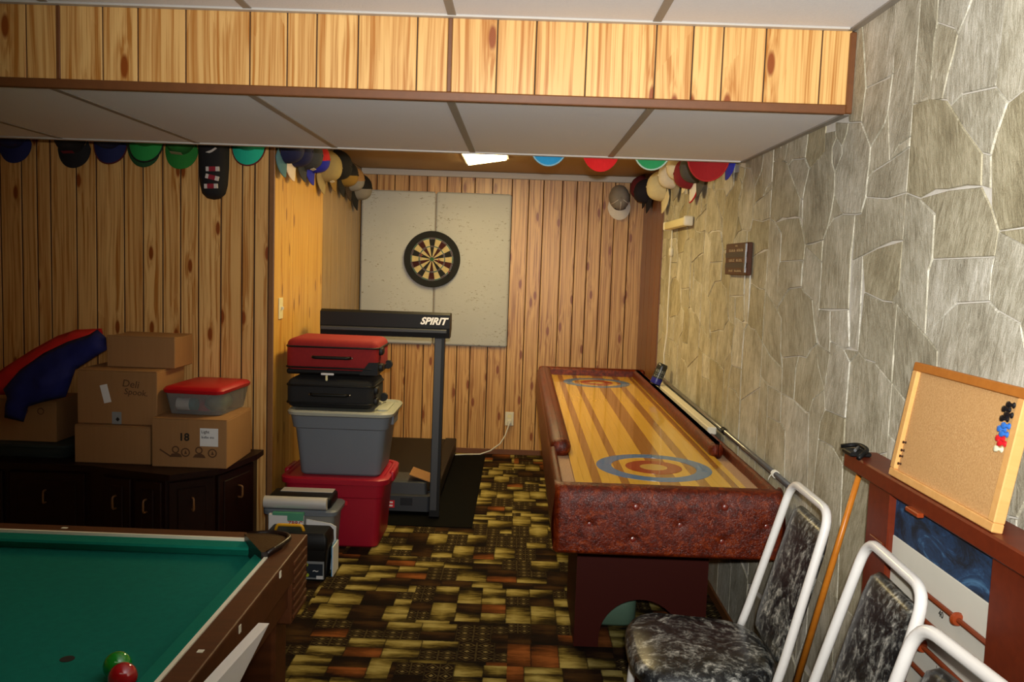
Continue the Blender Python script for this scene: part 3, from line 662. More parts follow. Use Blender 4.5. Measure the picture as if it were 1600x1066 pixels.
# ------------------------------------------------------------------ sideboard and what stands on it
sd = empty('sideboard', (-2.1, 4.2, 0), 'low dark mahogany sideboard with bowed front against the panelled wall', 'sideboard')
ol = [(-2.95,4.475),(-2.95,4.0),(-2.02,4.0),(-1.93,3.965),(-1.6,3.88),(-1.42,4.03),(-1.34,4.36),(-1.34,4.475)]
def shrink(ps, d): cx, cy = -2.1, 4.25; return [(x+(cx-x)*d/abs(x-cx) if abs(x-cx) > d else x, min(4.475, y+d if y < 4.4 else y)) for x, y in ps]
link('sideboard_top', loc(prism(BM(), ol, 'z', .502, .53), sd), M['sideboard'], sd)
link('sideboard_body', loc(prism(BM(), shrink(ol, .035), 'z', .06, .502), sd), M['sideboard'], sd)
link('plinth', loc(prism(BM(), shrink(ol, .06), 'z', 0, .06), sd), M['sideboard'], sd)
def door(x0, y0, x1, y1):
    a = Vector((x0, y0, 0)); b = Vector((x1, y1, 0)); ex = (b-a).normalized(); ny = Vector((ex.y, -ex.x, 0)); Lw = (b-a).length
    T = basis(ex, -ny, (0, 0, 1), a + ny*.002 - sd.location)
    d = link('door', xf(B((.012, -.014, .085), (Lw-.012, 0, .485), .004, 1), T), M['sideboard'], sd)
    bm = B((.05, -.02, .12), (Lw-.05, -.012, .45), .005, 1); link('door_panel', xf(bm, T), M['sideboard'], d)
    bm = BM(); tube(bm, arc_path([(Lw*.5-.0, -.02, .34), (Lw*.5, -.045, .34), (Lw*.5, -.045, .40), (Lw*.5, -.02, .40)], .012, 4), .005, 8)
    link('door_pull', xf(bm, T), M['bronze_trim'], d, smooth='all')
P_ = shrink(ol, .035)
door(P_[3][0], P_[3][1], (P_[3][0]+P_[4][0])/2, (P_[3][1]+P_[4][1])/2); door((P_[3][0]+P_[4][0])/2, (P_[3][1]+P_[4][1])/2, P_[4][0], P_[4][1]); door(P_[4][0], P_[4][1], P_[5][0], P_[5][1]); door(P_[5][0], P_[5][1], P_[6][0], P_[6][1])
door(-2.45, 4.035, -2.06, 4.035); door(-2.85, 4.035, -2.46, 4.035)

def carton(name, label, lo, hi, tape=True, flaps=False):
    c = ((lo[0]+hi[0])/2, (lo[1]+hi[1])/2, lo[2]); e = empty(name, c, label, 'box', 'cardboard boxes on the sideboard')
    h = hi[2]-lo[2]; hx, hy = (hi[0]-lo[0])/2, (hi[1]-lo[1])/2
    link('box_body', B((-hx, -hy, .0005), (hx, hy, h-.006), .004, 2), M['card'], e)
    for s in (-1, 1):
        bm = B((-hx+.001, -hy+.001 if s < 0 else .002, h-.006), (hx-.001, -.002 if s < 0 else hy-.001, h-.001), .0015, 1)
        if flaps: xf(bm, Matrix.Translation((0, s*hy, h-.006)) @ Matrix.Rotation(R(5*s), 4, 'X') @ Matrix.Translation((0, -s*hy, -(h-.006))))
        link('flap', bm, M['card'], e)
    return e, hx, hy, h
b1, hx, hy, h = carton('cardboard_box', 'cardboard box printed 18 under the red-lidded tote', (-1.748, 4.03, .53), (-1.385, 4.40, .77))
def on_front(e, hy, bm, x, z, mat, name): return link(name, xf(bm, FRONT((x, -hy-.0008, z))), mat, e)
on_front(b1, hy, text_mesh('18', .052, bold=.0012), -.025, .148, M['ink'], 'printed_number')
bm = B((-.044, -.044, 0), (.044, .044, .0006)); on_front(b1, hy, bm, .096, .152, M['paper'], 'paper_note')
on_front(b1, hy, xf(text_mesh('Light', .02), Matrix.Translation((0, 0, .0012))), .078, .178, M['ink'], 'handwriting')
on_front(b1, hy, xf(text_mesh('bulbs etc', .017), Matrix.Translation((0, 0, .0012))), .09, .152, M['ink'], 'handwriting')
bm = BM()
for cx in (-.018, .112): lathe(bm, [(.016, 0), (.022, 0), (.022, .0006), (.016, .0006)], 20, Matrix.Translation((cx, 0, 0)), cap=False); prism(bm, [(cx-.006, -.008), (cx+.008, -.008), (cx, .012)], 'z', 0, .0006)
for cx in (-.066, .047): prism(bm, [(cx-.03, -.024), (cx+.032, -.024), (cx+.026, -.012), (cx+.012, -.004), (cx-.018, -.008)], 'z', 0, .0006); lathe(bm, [(.012, 0), (.018, 0), (.018, .0006), (.012, .0006)], 16, Matrix.Translation((cx, .012, 0)), cap=False)
prism(bm, [(-.14, .014), (-.09, -.018), (-.092, -.024), (-.144, .008)], 'z', 0, .0006)
on_front(b1, hy, bm, 0, .075, M['brownink'], 'printed_symbols')
b2, hx, hy, h = carton('cardboard_box', 'plain low cardboard box beneath the box with a taped white note', (-2.135, 4.055, .53), (-1.765, 4.42, .718))
b3, hx, hy, h = carton('cardboard_box', 'big cardboard box with taped white note and handwriting, middle of its stack', (-2.135, 4.085, .718), (-1.745, 4.42, .985))
bm = xf(B((-.018, -.045, 0), (.018, .045, .004), .001, 1), Matrix.Rotation(R(14), 4, 'Z')); on_front(b3, hy, bm, -.055, .15, M['paper'], 'white_tag')
bm = B((-.023, -.03, 0), (.023, .03, .001)); on_front(b3, hy, bm, -.002, .032, M['label_grey'], 'square_label')
on_front(b3, hy, xf(prism(BM(), [(-.01, 0), (0, -.011), (.01, 0), (0, .011)], 'z', .001, .0018), Matrix.Identity(4)), .003, .026, M['ink'], 'diamond_mark')
on_front(b3, hy, xf(text_mesh('Deli', .05, shear=.1), Matrix.Rotation(R(-6), 4, 'Z')), .066, .2, M['brownink'], 'handwriting')
on_front(b3, hy, xf(text_mesh('Spook.', .042, shear=.1), Matrix.Rotation(R(-4), 4, 'Z')), .092, .16, M['brownink'], 'handwriting')
b4, hx, hy, h = carton('cardboard_box', 'low open-topped cardboard box on top of the stack', (-2.045, 4.2, .985), (-1.705, 4.43, 1.145), flaps=True)
b5, hx, hy, h = carton('cardboard_box', 'cardboard box under the blue and red jacket', (-2.68, 4.17, .598), (-2.285, 4.42, .81))
bm = BM()
for cx in (.05, -.03): lathe(bm, [(.013, 0), (.017, 0), (.017, .0006), (.013, .0006)], 16, Matrix.Translation((cx, 0, 0)), cap=False)
on_front(b5, hy, bm, .07, .155, M['brownink'], 'printed_symbols')
tr = empty('smoked_tray', (-2.42, 4.27, .53), 'dark smoked plastic tray under the cardboard box with the jacket', 'tray')
link('tray_shell', loft(BM(), [(.2, .14, .03, .0005), (.225, .16, .04, .04), (.235, .17, .04, .06), (.235, .17, .04, .0675)], n=4), M['clear_dark'], tr, smooth=True)
link('tray_rim', loft(BM(), [(.238, .173, .042, .058), (.24, .175, .042, .0585), (.24, .175, .042, .0635), (.238, .173, .042, .064)], n=4), M['clear_dark'], tr, smooth=True)
# red-lidded clear tote
rt = empty('clear_tote', (-1.568, 4.285, .7705), 'small clear plastic tote with bright red lid, on the box printed 18', 'tote')
rt.rotation_euler = (0, 0, R(-4))
link('tote_body', loft(BM(), [(.125, .15, .02, 0), (.128, .155, .02, .004), (.142, .185, .025, .105), (.148, .19, .025, .112)], n=4, cap1=False), M['clear'], rt, smooth=True)
link('lid', loft(BM(), [(.146, .19, .03, .108), (.150, .194, .03, .112), (.152, .196, .03, .126), (.143, .185, .028, .138), (.125, .165, .028, .143)], n=4), M['red_lid'], rt, smooth=True)
bm = BM(); tube(bm, [(-.095, -.13, .05), (-.03, -.13, .05)], .03, 16); link('white_roll', bm, M['paper'], rt, smooth=True)
bm = BM(); tube(bm, [(-.029, -.13, .05), (.0, -.13, .05)], .0305, 16); link('teal_roll_end', bm, M['teal_item'], rt, smooth=True)
link('red_packet', B((-.1, -.06, .006), (.04, -.02, .1), .008, 2), M['redink'], rt, smooth=True)
bm = BM(); bmesh.ops.create_icosphere(bm, subdivisions=3, radius=.06, matrix=Matrix.Translation((.07, -.04, .055)) @ Matrix.Diagonal((.9, 1.6, .8, 1)))
for v in bm.verts: v.co += Vector((noise.noise(v.co*30), noise.noise(v.co*30+Vector((4, 0, 0))), noise.noise(v.co*30+Vector((9, 0, 0)))))*.014
link('crumpled_bag', bm, M['jug'], rt, smooth='all')
# jacket
jk = empty('jacket', (-2.31, 4.14, .81), 'navy blue jacket with red lining draped over a cardboard box', 'jacket')
blue = [(-2.101,1.166),(-2.048,1.127),(-2.033,1.07),(-2.09,1.03),(-2.17,.97),(-2.19,.842),(-2.302,.813),(-2.365,.79),(-2.389,.713),(-2.484,.732),(-2.473,.825),(-2.505,.866),(-2.442,.961),(-2.343,1.043),(-2.238,1.101),(-2.136,1.139)]
red = [(-2.7,.83),(-2.56,.96),(-2.44,1.05),(-2.33,1.12),(-2.24,1.155),(-2.11,1.165),(-2.1,1.14),(-2.2,1.05),(-2.34,.98),(-2.43,.88),(-2.5,.83)]
tl = lambda p: -.04 + max(0, p.y-.82)*.28 + .0
bm = inflate([Vector(p) for p in blue], .022, .055, .11, .03, 12, 1, tilt=lambda p: -.075+max(0, p.y-.80)*.42)
link('jacket_body', xf(bm, Matrix.Translation((2.3, .02, -.81))), M['navy'], jk, smooth='all')
bm = inflate([Vector(p) for p in red], .025, .05, .1, .03, 10, 7, tilt=lambda p: .0+max(0, p.y-.82)*.42)
link('jacket_lining', xf(bm, Matrix.Translation((2.3, .02, -.81))), M['jred'], jk, smooth='all')

# ------------------------------------------------------------------ stack in the alcove
def tote(e, hx, hy, h, mat, rim=.035, step=.72):
    link('tote_body', loft(BM(), [(hx-.01, hy-.01, .03, 0), (hx, hy, .035, .01), (hx+rim*.55, hy+rim*.55, .045, h*step), (hx+rim*.8, hy+rim*.8, .05, h*step+.006), (hx+rim, hy+rim, .05, h-.03)]), mat, e, smooth=True)
r1 = empty('storage_tote', (-.962, 4.70, 0), 'large dark red plastic storage tote on the carpet under the grey tote', 'tote', 'storage totes in the stack')
tote(r1, .235, .19, .385, M['red_tote'])
link('tote_lid', loft(BM(), [(.272, .228, .06, .352), (.29, .246, .07, .358), (.292, .248, .07, .385), (.28, .236, .065, .393), (.262, .22, .06, .392), (.255, .213, .055, .3845)]), M['red_tote'], r1, smooth=True)
for s in (-1, 1): link('lid_latch', B((s*.29-.014, -.09, .345), (s*.29+.014, .09, .402), .01, 3), M['red_tote'], r1, smooth=True)
link('maker_plate', B((.03, -.2245, .24), (.075, -.218, .265), .003, 1), M['sticker_red'], r1)
g1 = empty('storage_tote', (-.945, 4.72, .386), 'large grey plastic storage tote with pale lid under the black suitcase', 'tote', 'storage totes in the stack')
tote(g1, .218, .175, .36, M['grey_tote'], .05)
link('tote_lid', loft(BM(), [(.268, .225, .06, .332), (.284, .24, .07, .336), (.287, .243, .07, .352), (.278, .235, .066, .362), (.262, .22, .06, .361), (.256, .214, .055, .3545)]), M['tote_lid'], g1, smooth=True)
link('lid_ridge', loft(BM(), [(.03, .14, .02, .354), (.03, .14, .02, .363), (.022, .13, .016, .3665)], (.215, 0)), M['tote_lid'], g1, smooth=True)
for s in (-1, 1): link('tote_handle', B((s*.262-.012, -.08, .27), (s*.262+.012, .08, .325), .006, 2), M['grey_tote'], g1)
def suitcase(name, label, c, hx, hy, h, mat, tr):
    e = empty(name, c, label, 'suitcase', 'suitcases stacked on the grey tote')
    bm = B((-hx, -hy, .004), (hx, hy, h), .04, 4)
    for v in bm.verts:
        n_ = noise.noise(v.co*8)*.004; v.co.z += n_ if v.co.z > .03 else 0
        if abs(v.co.x) < hx*.8 and v.co.z > h*.7: v.co.z += .008
    link('shell', bm, mat, e, smooth=True)
    for z in ((h*.78, h*.2)): 
        bm = BM(); pts = [(x, y, z) for x, y in rrect(hx+.001, hy+.001, .042, 5)]; tube(bm, pts+[pts[0]], .0055, 6, cap=False); link('zip_piping', bm, tr, e, smooth='all')
    bm = BM(); tube(bm, arc_path([(-.1, -hy-.002, h*.5), (-.09, -hy-.022, h*.5), (.09, -hy-.022, h*.5), (.1, -hy-.002, h*.5)], .02, 4), .009, 8); hd = link('carry_handle', bm, M['black'], e, smooth='all')
    for x in (-.105, .085, .11): bm = BM(); bmesh.ops.create_uvsphere(bm, u_segments=10, v_segments=6, radius=.006, matrix=Matrix.Translation((x, -hy-.006, h*.5))); link('rivet', bm, M['chrome'], hd, smooth='all')
    for z in (.045, h-.06):
        link('foot', B((hx-.012, -hy+.03, z-.02), (hx+.02, -hy+.1, z+.02), .01, 2), M['black'], e, smooth=True)
    bm = BM(); tube(bm, [(hx+.012, hy-.1, .035), (hx+.012, hy-.07, .035)], .024, 14); link('wheel', bm, M['black'], e, smooth=True)
    return e
s1 = suitcase('suitcase', 'black fabric suitcase lying flat below the red suitcase', (-1.005, 4.715, .748), .235, .185, .165, M['black_fabric'], M['black'])
s2 = suitcase('suitcase', 'red fabric suitcase with black trim on top of the stack', (-1.0, 4.735, .934), .25, .185, .192, M['red_fabric'], M['black'])
link('corner_guard', prism(BM(), [(.25, .006), (.25, .075), (.2, .075), (.15, .006)], 'y', -.189, -.12), M['black'], s2)
link('bottom_panel', B((-.245, -.186, -.0), (.245, .18, .03), .012, 2), M['black'], s2)
link('luggage_tag', B((-.055, -.2, .0), (.015, -.188, .012), .004, 2), M['paper'], s2)
link('tag_loop', B((-.03, -.2, -.03), (-.018, -.19, -.001), .003, 1), M['cream'], s2)
# small grey tote and the things on and before it
st = empty('small_tote', (-1.075, 4.32, 0), 'small cloudy plastic tote with grey lid in front of the red tote', 'tote')
link('tote_body', loft(BM(), [(.15, .09, .025, .0), (.155, .095, .025, .01), (.172, .107, .03, .262)], cap1=False), M['clear_grey'], st, smooth=True)
link('tote_lid', loft(BM(), [(.178, .115, .035, .258), (.188, .124, .04, .262), (.19, .126, .04, .282), (.182, .118, .036, .29)]), M['grey_tote'], st, smooth=True)
link('buff_folder', B((-.03, -.088, .16), (.15, -.08, .255), .002, 1), M['skin_card'], st); link('dark_bundle', B((-.13, -.06, .012), (.14, .08, .2), .02, 2), M['teal_item'], st)
bd = empty('zip_binder', (-1.085, 4.3, .2905), 'silver and black zip binder lying on the small grey tote', 'binder')
link('binder_cover', B((-.165, -.08, .0), (.165, .1, .06), .018, 3), M['black'], bd, smooth=True)
bm = BM(); tube(bm, [(-.17, -.085, .032), (.148, -.085, .032)], .031, 20); link('silver_spine', bm, M['silver'], bd, smooth=True)
link('silver_panel', B((-.12, .02, .0595), (.15, .095, .063), .001, 1), M['silver'], bd)
tb2 = empty('tool_box', (-1.04, 4.07, 0), 'black plastic tool box with yellow handle beside the pool table corner', 'tool box')
link('toolbox_body', loft(BM(), [(.138, .064, .012, 0), (.142, .068, .012, .01), (.15, .075, .014, .14), (.15, .075, .014, .155)]), M['black'], tb2, smooth=True)
link('toolbox_lid', loft(BM(), [(.154, .079, .014, .156), (.156, .081, .014, .165), (.154, .079, .014, .215), (.14, .065, .012, .236)]), M['black'], tb2, smooth=True)
bm = BM(); tube(bm, arc_path([(-.11, -.03, .232), (-.1, -.03, .262), (.02, -.03, .262), (.03, -.03, .232)], .012, 4), .0075, 8); link('carry_handle', bm, M['yellow'], tb2, smooth='all')
lb = link('printed_label', B((.02, -.0735, .012), (.14, -.068, .1)), M['label_grey'], tb2)
link('label_picture', B((.036, -.0745, .02), (.134, -.0733, .088)), M['label_navy'], lb)
for x, z in ((.055, .083), (.06, .032), (.05, .09)): link('label_spot', xf(lathe(BM(), [(.001, 0), (.009, 0), (.009, .0006), (.001, .0006)], 12), FRONT((x, -.0746, z))), M['lime'], lb)
link('label_bars', B((.104, -.0752, .0135), (.136, -.0744, .03)), M['paper'], lb)
link('label_line', xf(text_mesh('~', .05), FRONT((.1, -.0752, .055))), M['paper'], lb)
cb2 = empty('white_carton', (-1.13, 4.175, 0), 'white card carton with mint green edge and red print behind the tool box', 'carton')
link('carton_body', B((-.09, -.012, 0), (.085, .012, .276), .002, 1), M['paper'], cb2); link('mint_edge', B((.005, -.0135, .245), (.086, -.0115, .277), .0005, 1), M['mint'], cb2)
link('mint_top', B((-.07, -.013, .27), (.086, .013, .285), .001, 1), M['mint'], cb2)
link('red_lettering', xf(text_mesh('ZBRC', .03, bold=.0006), FRONT((.045, -.0138, .232))), M['redink'], cb2)
pp = tag(link('white_envelope', prism(BM(), [(-.075, 0), (.075, 0), (.075, .222), (.05, .236), (-.075, .255)], 'y', -.003, .003), M['paper']), 'white paper envelope standing between tool box and small tote', 'envelope'); pp.location = (-.955, 4.168, 0)
bb = empty('booklet', (-.885, 4.13, 0), 'thin blue and white booklet standing against the tool box side', 'booklet')
link('cover', B((.004, -.06, .0), (.008, .06, .15), .0008, 1), M['blue_card'], bb); link('pages', B((.008, -.06, .0), (.014, .06, .148)), M['paper'], bb)
link('grey_panel', B((.0032, -.06, .11), (.0042, .06, .15)), M['label_grey'], bb)

# ------------------------------------------------------------------ treadmill on its mat
mt = tag(link('rubber_mat', B((-1.2, 4.92, .0005), (-.235, 6.83, .006), .002, 1), M['mat']), 'thin black rubber mat on the carpet under the treadmill', 'mat')
tm = empty('treadmill', (-.8, 5.3, .006), 'black treadmill with wide console bar and motor hood behind the suitcases', 'treadmill')
LT = Matrix.Translation(-tm.location)
con = [(5.1, 1.165), (5.1, 1.245), (5.14, 1.258), (5.24, 1.25), (5.26, 1.16), (5.2, 1.105), (5.11, 1.105)]
link('console', xf(prism(BM(), con, 'x', -1.195, -.415), LT), M['black'], tm)
link('console_ledge', xf(B((-1.19, 5.082, 1.135), (-.43, 5.12, 1.158), .004, 1), LT), M['dkgrey'], tm)
link('logo_text', xf(xf(text_mesh('SPIRIT', .058, .001, .35, .0022), FRONT((-.515, 5.0985, 1.205))), LT), M['logo'], tm)
for x in (-1.16, -.475):
    u = link('upright', xf(prism(BM(), [(5.06, .02), (5.11, .02), (5.19, 1.13), (5.12, 1.13)], 'x', x-.03, x+.03), LT), M['black'], tm)
    link('upright_face', xf(prism(BM(), [(5.057, .06), (5.0605, .06), (5.1205, 1.1), (5.117, 1.1)], 'x', x-.026, x+.012), LT), M['dkgrey'], u)
hd = link('motor_hood', xf(loft(BM(), [(.19, .16, .02, .03), (.19, .16, .02, .125), (.17, .13, .02, .13), (.165, .125, .02, .2), (.15, .11, .02, .206)], (-.7, 5.28)), LT), M['dkgrey'], tm, smooth=True)
for k in range(6): link('vent_slot', xf(B((-.69, 5.1185, .068+.008*k), (-.615, 5.1205, .072+.008*k)), LT), M['black'], hd)
st_ = link('warning_sticker', xf(B((-.8, 5.117, .05), (-.725, 5.1205, .095)), LT), M['sticker_red'], hd)
for z in (.058, .078): link('sticker_line', xf(B((-.795, 5.1162, z), (-.735, 5.1175, z+.01)), LT), M['paper'], st_)
link('hood_flap', xf(xf(B((-.07, -.1, 0), (.07, .1, .006), .001, 1), Matrix.Translation((-.58, 5.27, .222)) @ Matrix.Rotation(R(18), 4, 'Y')), LT), M['card'], tm)
link('deck', xf(B((-1.06, 5.45, .09), (-.56, 6.82, .135), .008, 2), LT), M['black'], tm)
for x in (-1.1, -.52): link('side_rail', xf(B((x-.045, 5.2, .04), (x+.045, 6.84, .14), .008, 2), LT), M['black'], tm)
bm = BM()
for x in (-1.1, -.52):
    for y in (5.3, 6.7): box(bm, (x-.03, y-.03, .006), (x+.03, y+.03, .05))
link('foot', xf(bm, LT), M['black'], tm)
# power cord, outlet
ot = empty('wall_outlet', (-.051, YB, .30), 'cream wall outlet with plugged white cord low on the back wall', 'outlet')
link('outlet_plate', B((-.035, -.008, -.057), (.035, -.0005, .057), .003, 2), M['cream_white'], ot)
for z in (-.02, .02): link('socket_face', B((-.016, -.0105, z-.014), (.016, -.007, z+.014), .003, 1), M['cream'], ot)
cd = empty('power_cord', (-.05, YB-.01, .28), 'white power cord hanging from the outlet to the treadmill', 'cord')
link('cord', tube(BM(), [(0, -.025, .0), (-.005, -.035, -.03), (-.03, -.045, -.11), (-.07, -.05, -.18), (-.15, -.06, -.24), (-.23, -.07, -.268), (-.33, -.08, -.270), (-.43, -.12, -.270)], .0055, 8), M['string'], cd, smooth='all')
link('plug', B((-.014, -.034, -.014), (.014, -.0005, .016), .005, 2), M['string'], cd)
# ------------------------------------------------------------------ dartboard and its backing
for x0, x1, lab in ((-1.298, -.702, 'chipped white backing panel beside the alcove corner, behind the dartboard'), (-.697, -.093, 'chipped white backing panel beside the open pine wall, behind the dartboard')):
    o = tag(link('backing_panel', B((x0, 6.895, .889), (x1, 6.9285, 2.122), .02, 3), M['board_white'], smooth=True), lab, 'panel', 'white panels behind the dartboard')
dbd = empty('dartboard', (-.716, 6.8945, 1.583), 'round dartboard with cream and dark red segments on white panels', 'dartboard')
FD = basis((1,0,0), (0,0,1), (0,-1,0), (0,0,0))
link('board_disc', xf(lathe(BM(), [(.001, .0), (.222, .0), (.226, .006), (.226, .03), (.222, .036), (.001, .036)], 64), FD), M['dart_black'], dbd, smooth=True)
def sector(r0, r1, a0, a1, z0, z1, n=4):
    out = [(r1*math.cos(a0+(a1-a0)*i/n), r1*math.sin(a0+(a1-a0)*i/n)) for i in range(n+1)] + [(r0*math.cos(a1-(a1-a0)*i/n), r0*math.sin(a1-(a1-a0)*i/n)) for i in range(n+1)]
    return xf(prism(BM(), out, 'z', z0, z1), FD)
for k in range(20):
    a0 = R(90-9+18*k); a1 = a0+R(18); lt = k % 2 == 1
    link('segment', sector(.016, .162, a0, a1, .0355, .0375), M['sisal' if lt else 'dart_red' if k % 4 else 'dart_black'], dbd)
    link('double_bed', sector(.162, .17, a0, a1, .0355, .0377), M['dart_green' if lt else 'dart_red'], dbd)
    link('treble_bed', sector(.099, .106, a0, a1, .0372, .0379), M['dart_green' if lt else 'dart_red'], dbd)
link('bull', xf(lathe(BM(), [(.001, .036), (.016, .036), (.016, .0385), (.001, .0385)], 20), FD), M['dart_green'], dbd)
bm = BM()
for r in (.0165, .0985, .1065, .1615, .1705): lathe(bm, [(r-.0006, .038), (r+.0006, .038), (r+.0006, .0388), (r-.0006, .0388)], 48, cap=False)
link('wire_rings', xf(bm, FD), M['dart_wire'], dbd)
bm = BM()
for k in range(20):
    a = R(81+18*k); p = [Vector((r*math.cos(a), r*math.sin(a), .0385)) for r in (.016, .172)]; tube(bm, p, .0006, 4)
link('wire_spokes', xf(bm, FD), M['dart_wire'], dbd)
for (dx, dz), lab in (((.065, -.004), 'dart with red flights stuck just beside the bull'), ((.148, -.092), 'dart with red flights stuck near the lower dark rim'), ((-.072, .028), 'dart with red flights in an upper dark segment')):
    d = empty('dart', (-.716+dx, 6.855, 1.583+dz), lab, 'dart', 'darts in the dartboard')
    link('barrel', tube(BM(), [(0, .002, 0), (0, -.03, 0), (0, -.032, 0), (0, -.08, 0), (0, -.11, 0)], [.0008, .001, .0035, .0035, .002], 8), M['dart_wire'], d)
    bm = BM()
    for M_ in (Matrix.Identity(4), Matrix.Rotation(R(90), 4, 'Y')): b_ = prism(BM(), [(-.1, -.001), (-.112, .017), (-.135, .017), (-.135, -.017), (-.112, -.017)], 'x', -.0006, .0006); xf(b_, M_); t_ = bpy.data.meshes.new('t'); b_.to_mesh(t_); bm.from_mesh(t_); bpy.data.meshes.remove(t_); b_.free()
    link('flight', bm, M['dart_fl'], d)
# ------------------------------------------------------------------ wall things
sw = empty('light_switch', (XL, 4.634, 1.28), 'cream light switch on the yellowish alcove panelling', 'switch')
link('switch_plate', B((.0005, -.036, -.058), (.007, .036, .058), .003, 2), M['cream'], sw); link('toggle', B((.007, -.005, -.008), (.02, .005, .01), .002, 1), M['cream_white'], sw)
lf = empty('wall_tube_light', (XR-.012, 5.27, 1.845), 'small cream strip light fixed high on the stone wall', 'lamp')
link('lamp_body', B((-.045, -.35, -.024), (.003, .35, .024), .008, 2), M['cream'], lf, smooth=True)
link('end_cap', B((-.05, -.365, -.029), (.004, -.33, .029), .01, 3), M['cream_white'], lf, smooth=True); link('end_cap', B((-.05, .33, -.029), (.004, .365, .029), .01, 3), M['cream_white'], lf, smooth=True)
lc = empty('lamp_cord', (XR-.02, 5.52, 1.81), 'white cord with inline switch hanging from the strip light', 'cord')
link('cord', tube(BM(), [(0, 0, .006), (0, 0, -.1), (.003, .02, -.3), (-.002, .0, -.5), (.003, .01, -.65), (-.002, .06, -.8), (.004, .03, -.95)], .0045, 8), M['string'], lc, smooth='all')
bm = BM(); tube(bm, [(0, 0, -.1), (.001, .002, -.115), (.001, .004, -.15), (.002, .008, -.165)], [.006, .014, .014, .006], 10); link('inline_switch', bm, M['cream_white'], lc, smooth='all')
pq = empty('scoring_plaque', (XR-.006, 3.815, 1.62), 'small dark brown wooden plaque with pale lettering on the stone wall', 'plaque')
link('plaque_board', B((-.022, -.19, -.07), (0, .19, .07), .003, 1), M['plaque'], pq)
for z in (.018, -.028): link('dark_band', B((-.0232, -.188, z-.011), (-.0215, .19, z+.011), .0005, 1), M['plaque_dark'], pq)
link('metal_edge', B((-.026, -.17, -.06), (-.0215, -.158, .065), .001, 1), M['steel'], pq)
rt_ = random.Random(5)
for words_, z, hh, sp in (((3,), .058, .007, .012), ((5, 5), .038, .011, .023), ((4, 4), -.006, .011, .026), ((3, 5), -.052, .009, .025)):
    n_ = sum(words_)+len(words_)-1; y = n_*sp/2; bm = BM()
    for wd in words_:
        for _ in range(wd):
            k = rt_.randrange(4)      # worn, unreadable letters: an upright and one or two cross strokes
            box(bm, (-.0236, y-.006, z-hh/2), (-.0226, y-.002, z+hh/2))
            if k != 1: box(bm, (-.0236, y-.016, z+hh/2-.003), (-.0226, y-.005, z+hh/2))
            if k in (0, 2): box(bm, (-.0236, y-.016, z-hh/2), (-.0226, y-.012, z+hh/2))
            if k in (1, 3): box(bm, (-.0236, y-.016, z-hh/2), (-.0226, y-.005, z-hh/2+.003))
            y -= sp
        y -= sp
    link('pale_lettering', bm, M['plaque_text'], pq)
for z in (.028, .016, -.022, -.034): bm = BM(); tube(bm, [(-.012, .188, z), (-.012, .225, z)], .003, 6); link('peg', bm, M['plaque_dark'], pq)
# ------------------------------------------------------------------ scoring easel, cork board, cue
es = empty('scoring_easel', (.92, 1.8, 0), 'red-brown wooden scoring easel with chalkboard and bead rods by the stone wall', 'easel')
LE = Matrix.Translation(-es.location)
def E(name, bm, m, par=None): return link(name, xf(bm, LE), M[m], par or es)
E('top_ledge', B((.878, 1.2, 1.055), (.966, 2.245, 1.096), .004, 1), 'easel')
E('post', B((.892, 1.985, .0), (.945, 2.11, 1.055), .004, 1), 'easel'); E('post', B((.892, 1.42, .0), (.945, 1.55, 1.055), .004, 1), 'easel')
E('crossbar', B((.888, 2.0, .905), (.893, 2.075, .925), .001, 1), 'easel'); E('bottom_rail', B((.9, 1.55, .3), (.94, 1.985, .36), .004, 1), 'easel')
E('chalkboard', B((.907, 1.55, .953), (.93, 1.985, 1.055)), 'chalk'); E('score_panel', B((.905, 1.55, .36), (.93, 1.985, .9525), .001, 1), 'score_white')
E('chalk_holder', B((.865, 1.79, 1.05), (.88, 1.85, 1.060), .002, 1), 'bead')
for k in range(7):
    z = .884-.058*k; rd = E('rod', tube(BM(), [(.897, 1.99, z), (.897, 1.545, z)], .0055, 8), 'rod')
    E('bead', lathe(BM(), [(.006, -.007), (.012, -.006), (.0145, 0), (.012, .006), (.006, .007)], 18, Matrix.Translation((.897, 1.66 + (.0, .21, .13, .2, .15, .22, .18)[k], z)) @ Matrix.Rotation(R(90), 4, 'X')), 'bead', rd)
    if k < 6: link('score_number', xf(xf(text_mesh(('40', '40', '40', '40', '40', '40')[k] if k == 0 else '|', .02 if k == 0 else .012, .0004), WALLR((.9043, 1.737, z-.023))), LE), M['ink'], es)
ck = empty('cork_board', (.895, 1.765, 1.0965), 'pine framed cork pinboard resting on the easel ledge against the wall', 'pinboard')
ck.rotation_euler = (0, R(9), 0)
link('cork_sheet', B((-.003, -.205, .01), (.004, .205, .262)), M['cork'], ck)
for nm, lo, hi, m in (('frame_top', (-.012, -.222, .252), (.01, .222, .272), 'pine_dark'), ('frame_bottom', (-.012, -.222, 0), (.01, .222, .018), 'pine'), ('frame_side', (-.012, .2, .018), (.01, .222, .252), 'pine'), ('frame_side', (-.012, -.222, .018), (.01, -.2, .252), 'pine')):
    link(nm, B(lo, hi, .002, 1), M[m], ck)
pinmat = {k: flat(k+'_pin', c, .3) for k, c in dict(black='141214', blue='2f68b8', red='c81c24', white='d9d4b4', brown='3a2418').items()}
RT = Matrix.Translation(ck.location) @ Matrix.Rotation(R(9), 4, 'Y')
pins = [('black', -.182, .236), ('black', -.172, .226), ('black', -.183, .217), ('black', -.173, .208), ('blue', -.183, .196), ('blue', -.173, .188), ('blue', -.183, .180), ('red', -.175, .170), ('red', -.184, .162), ('white', -.178, .150)]
cols = {}
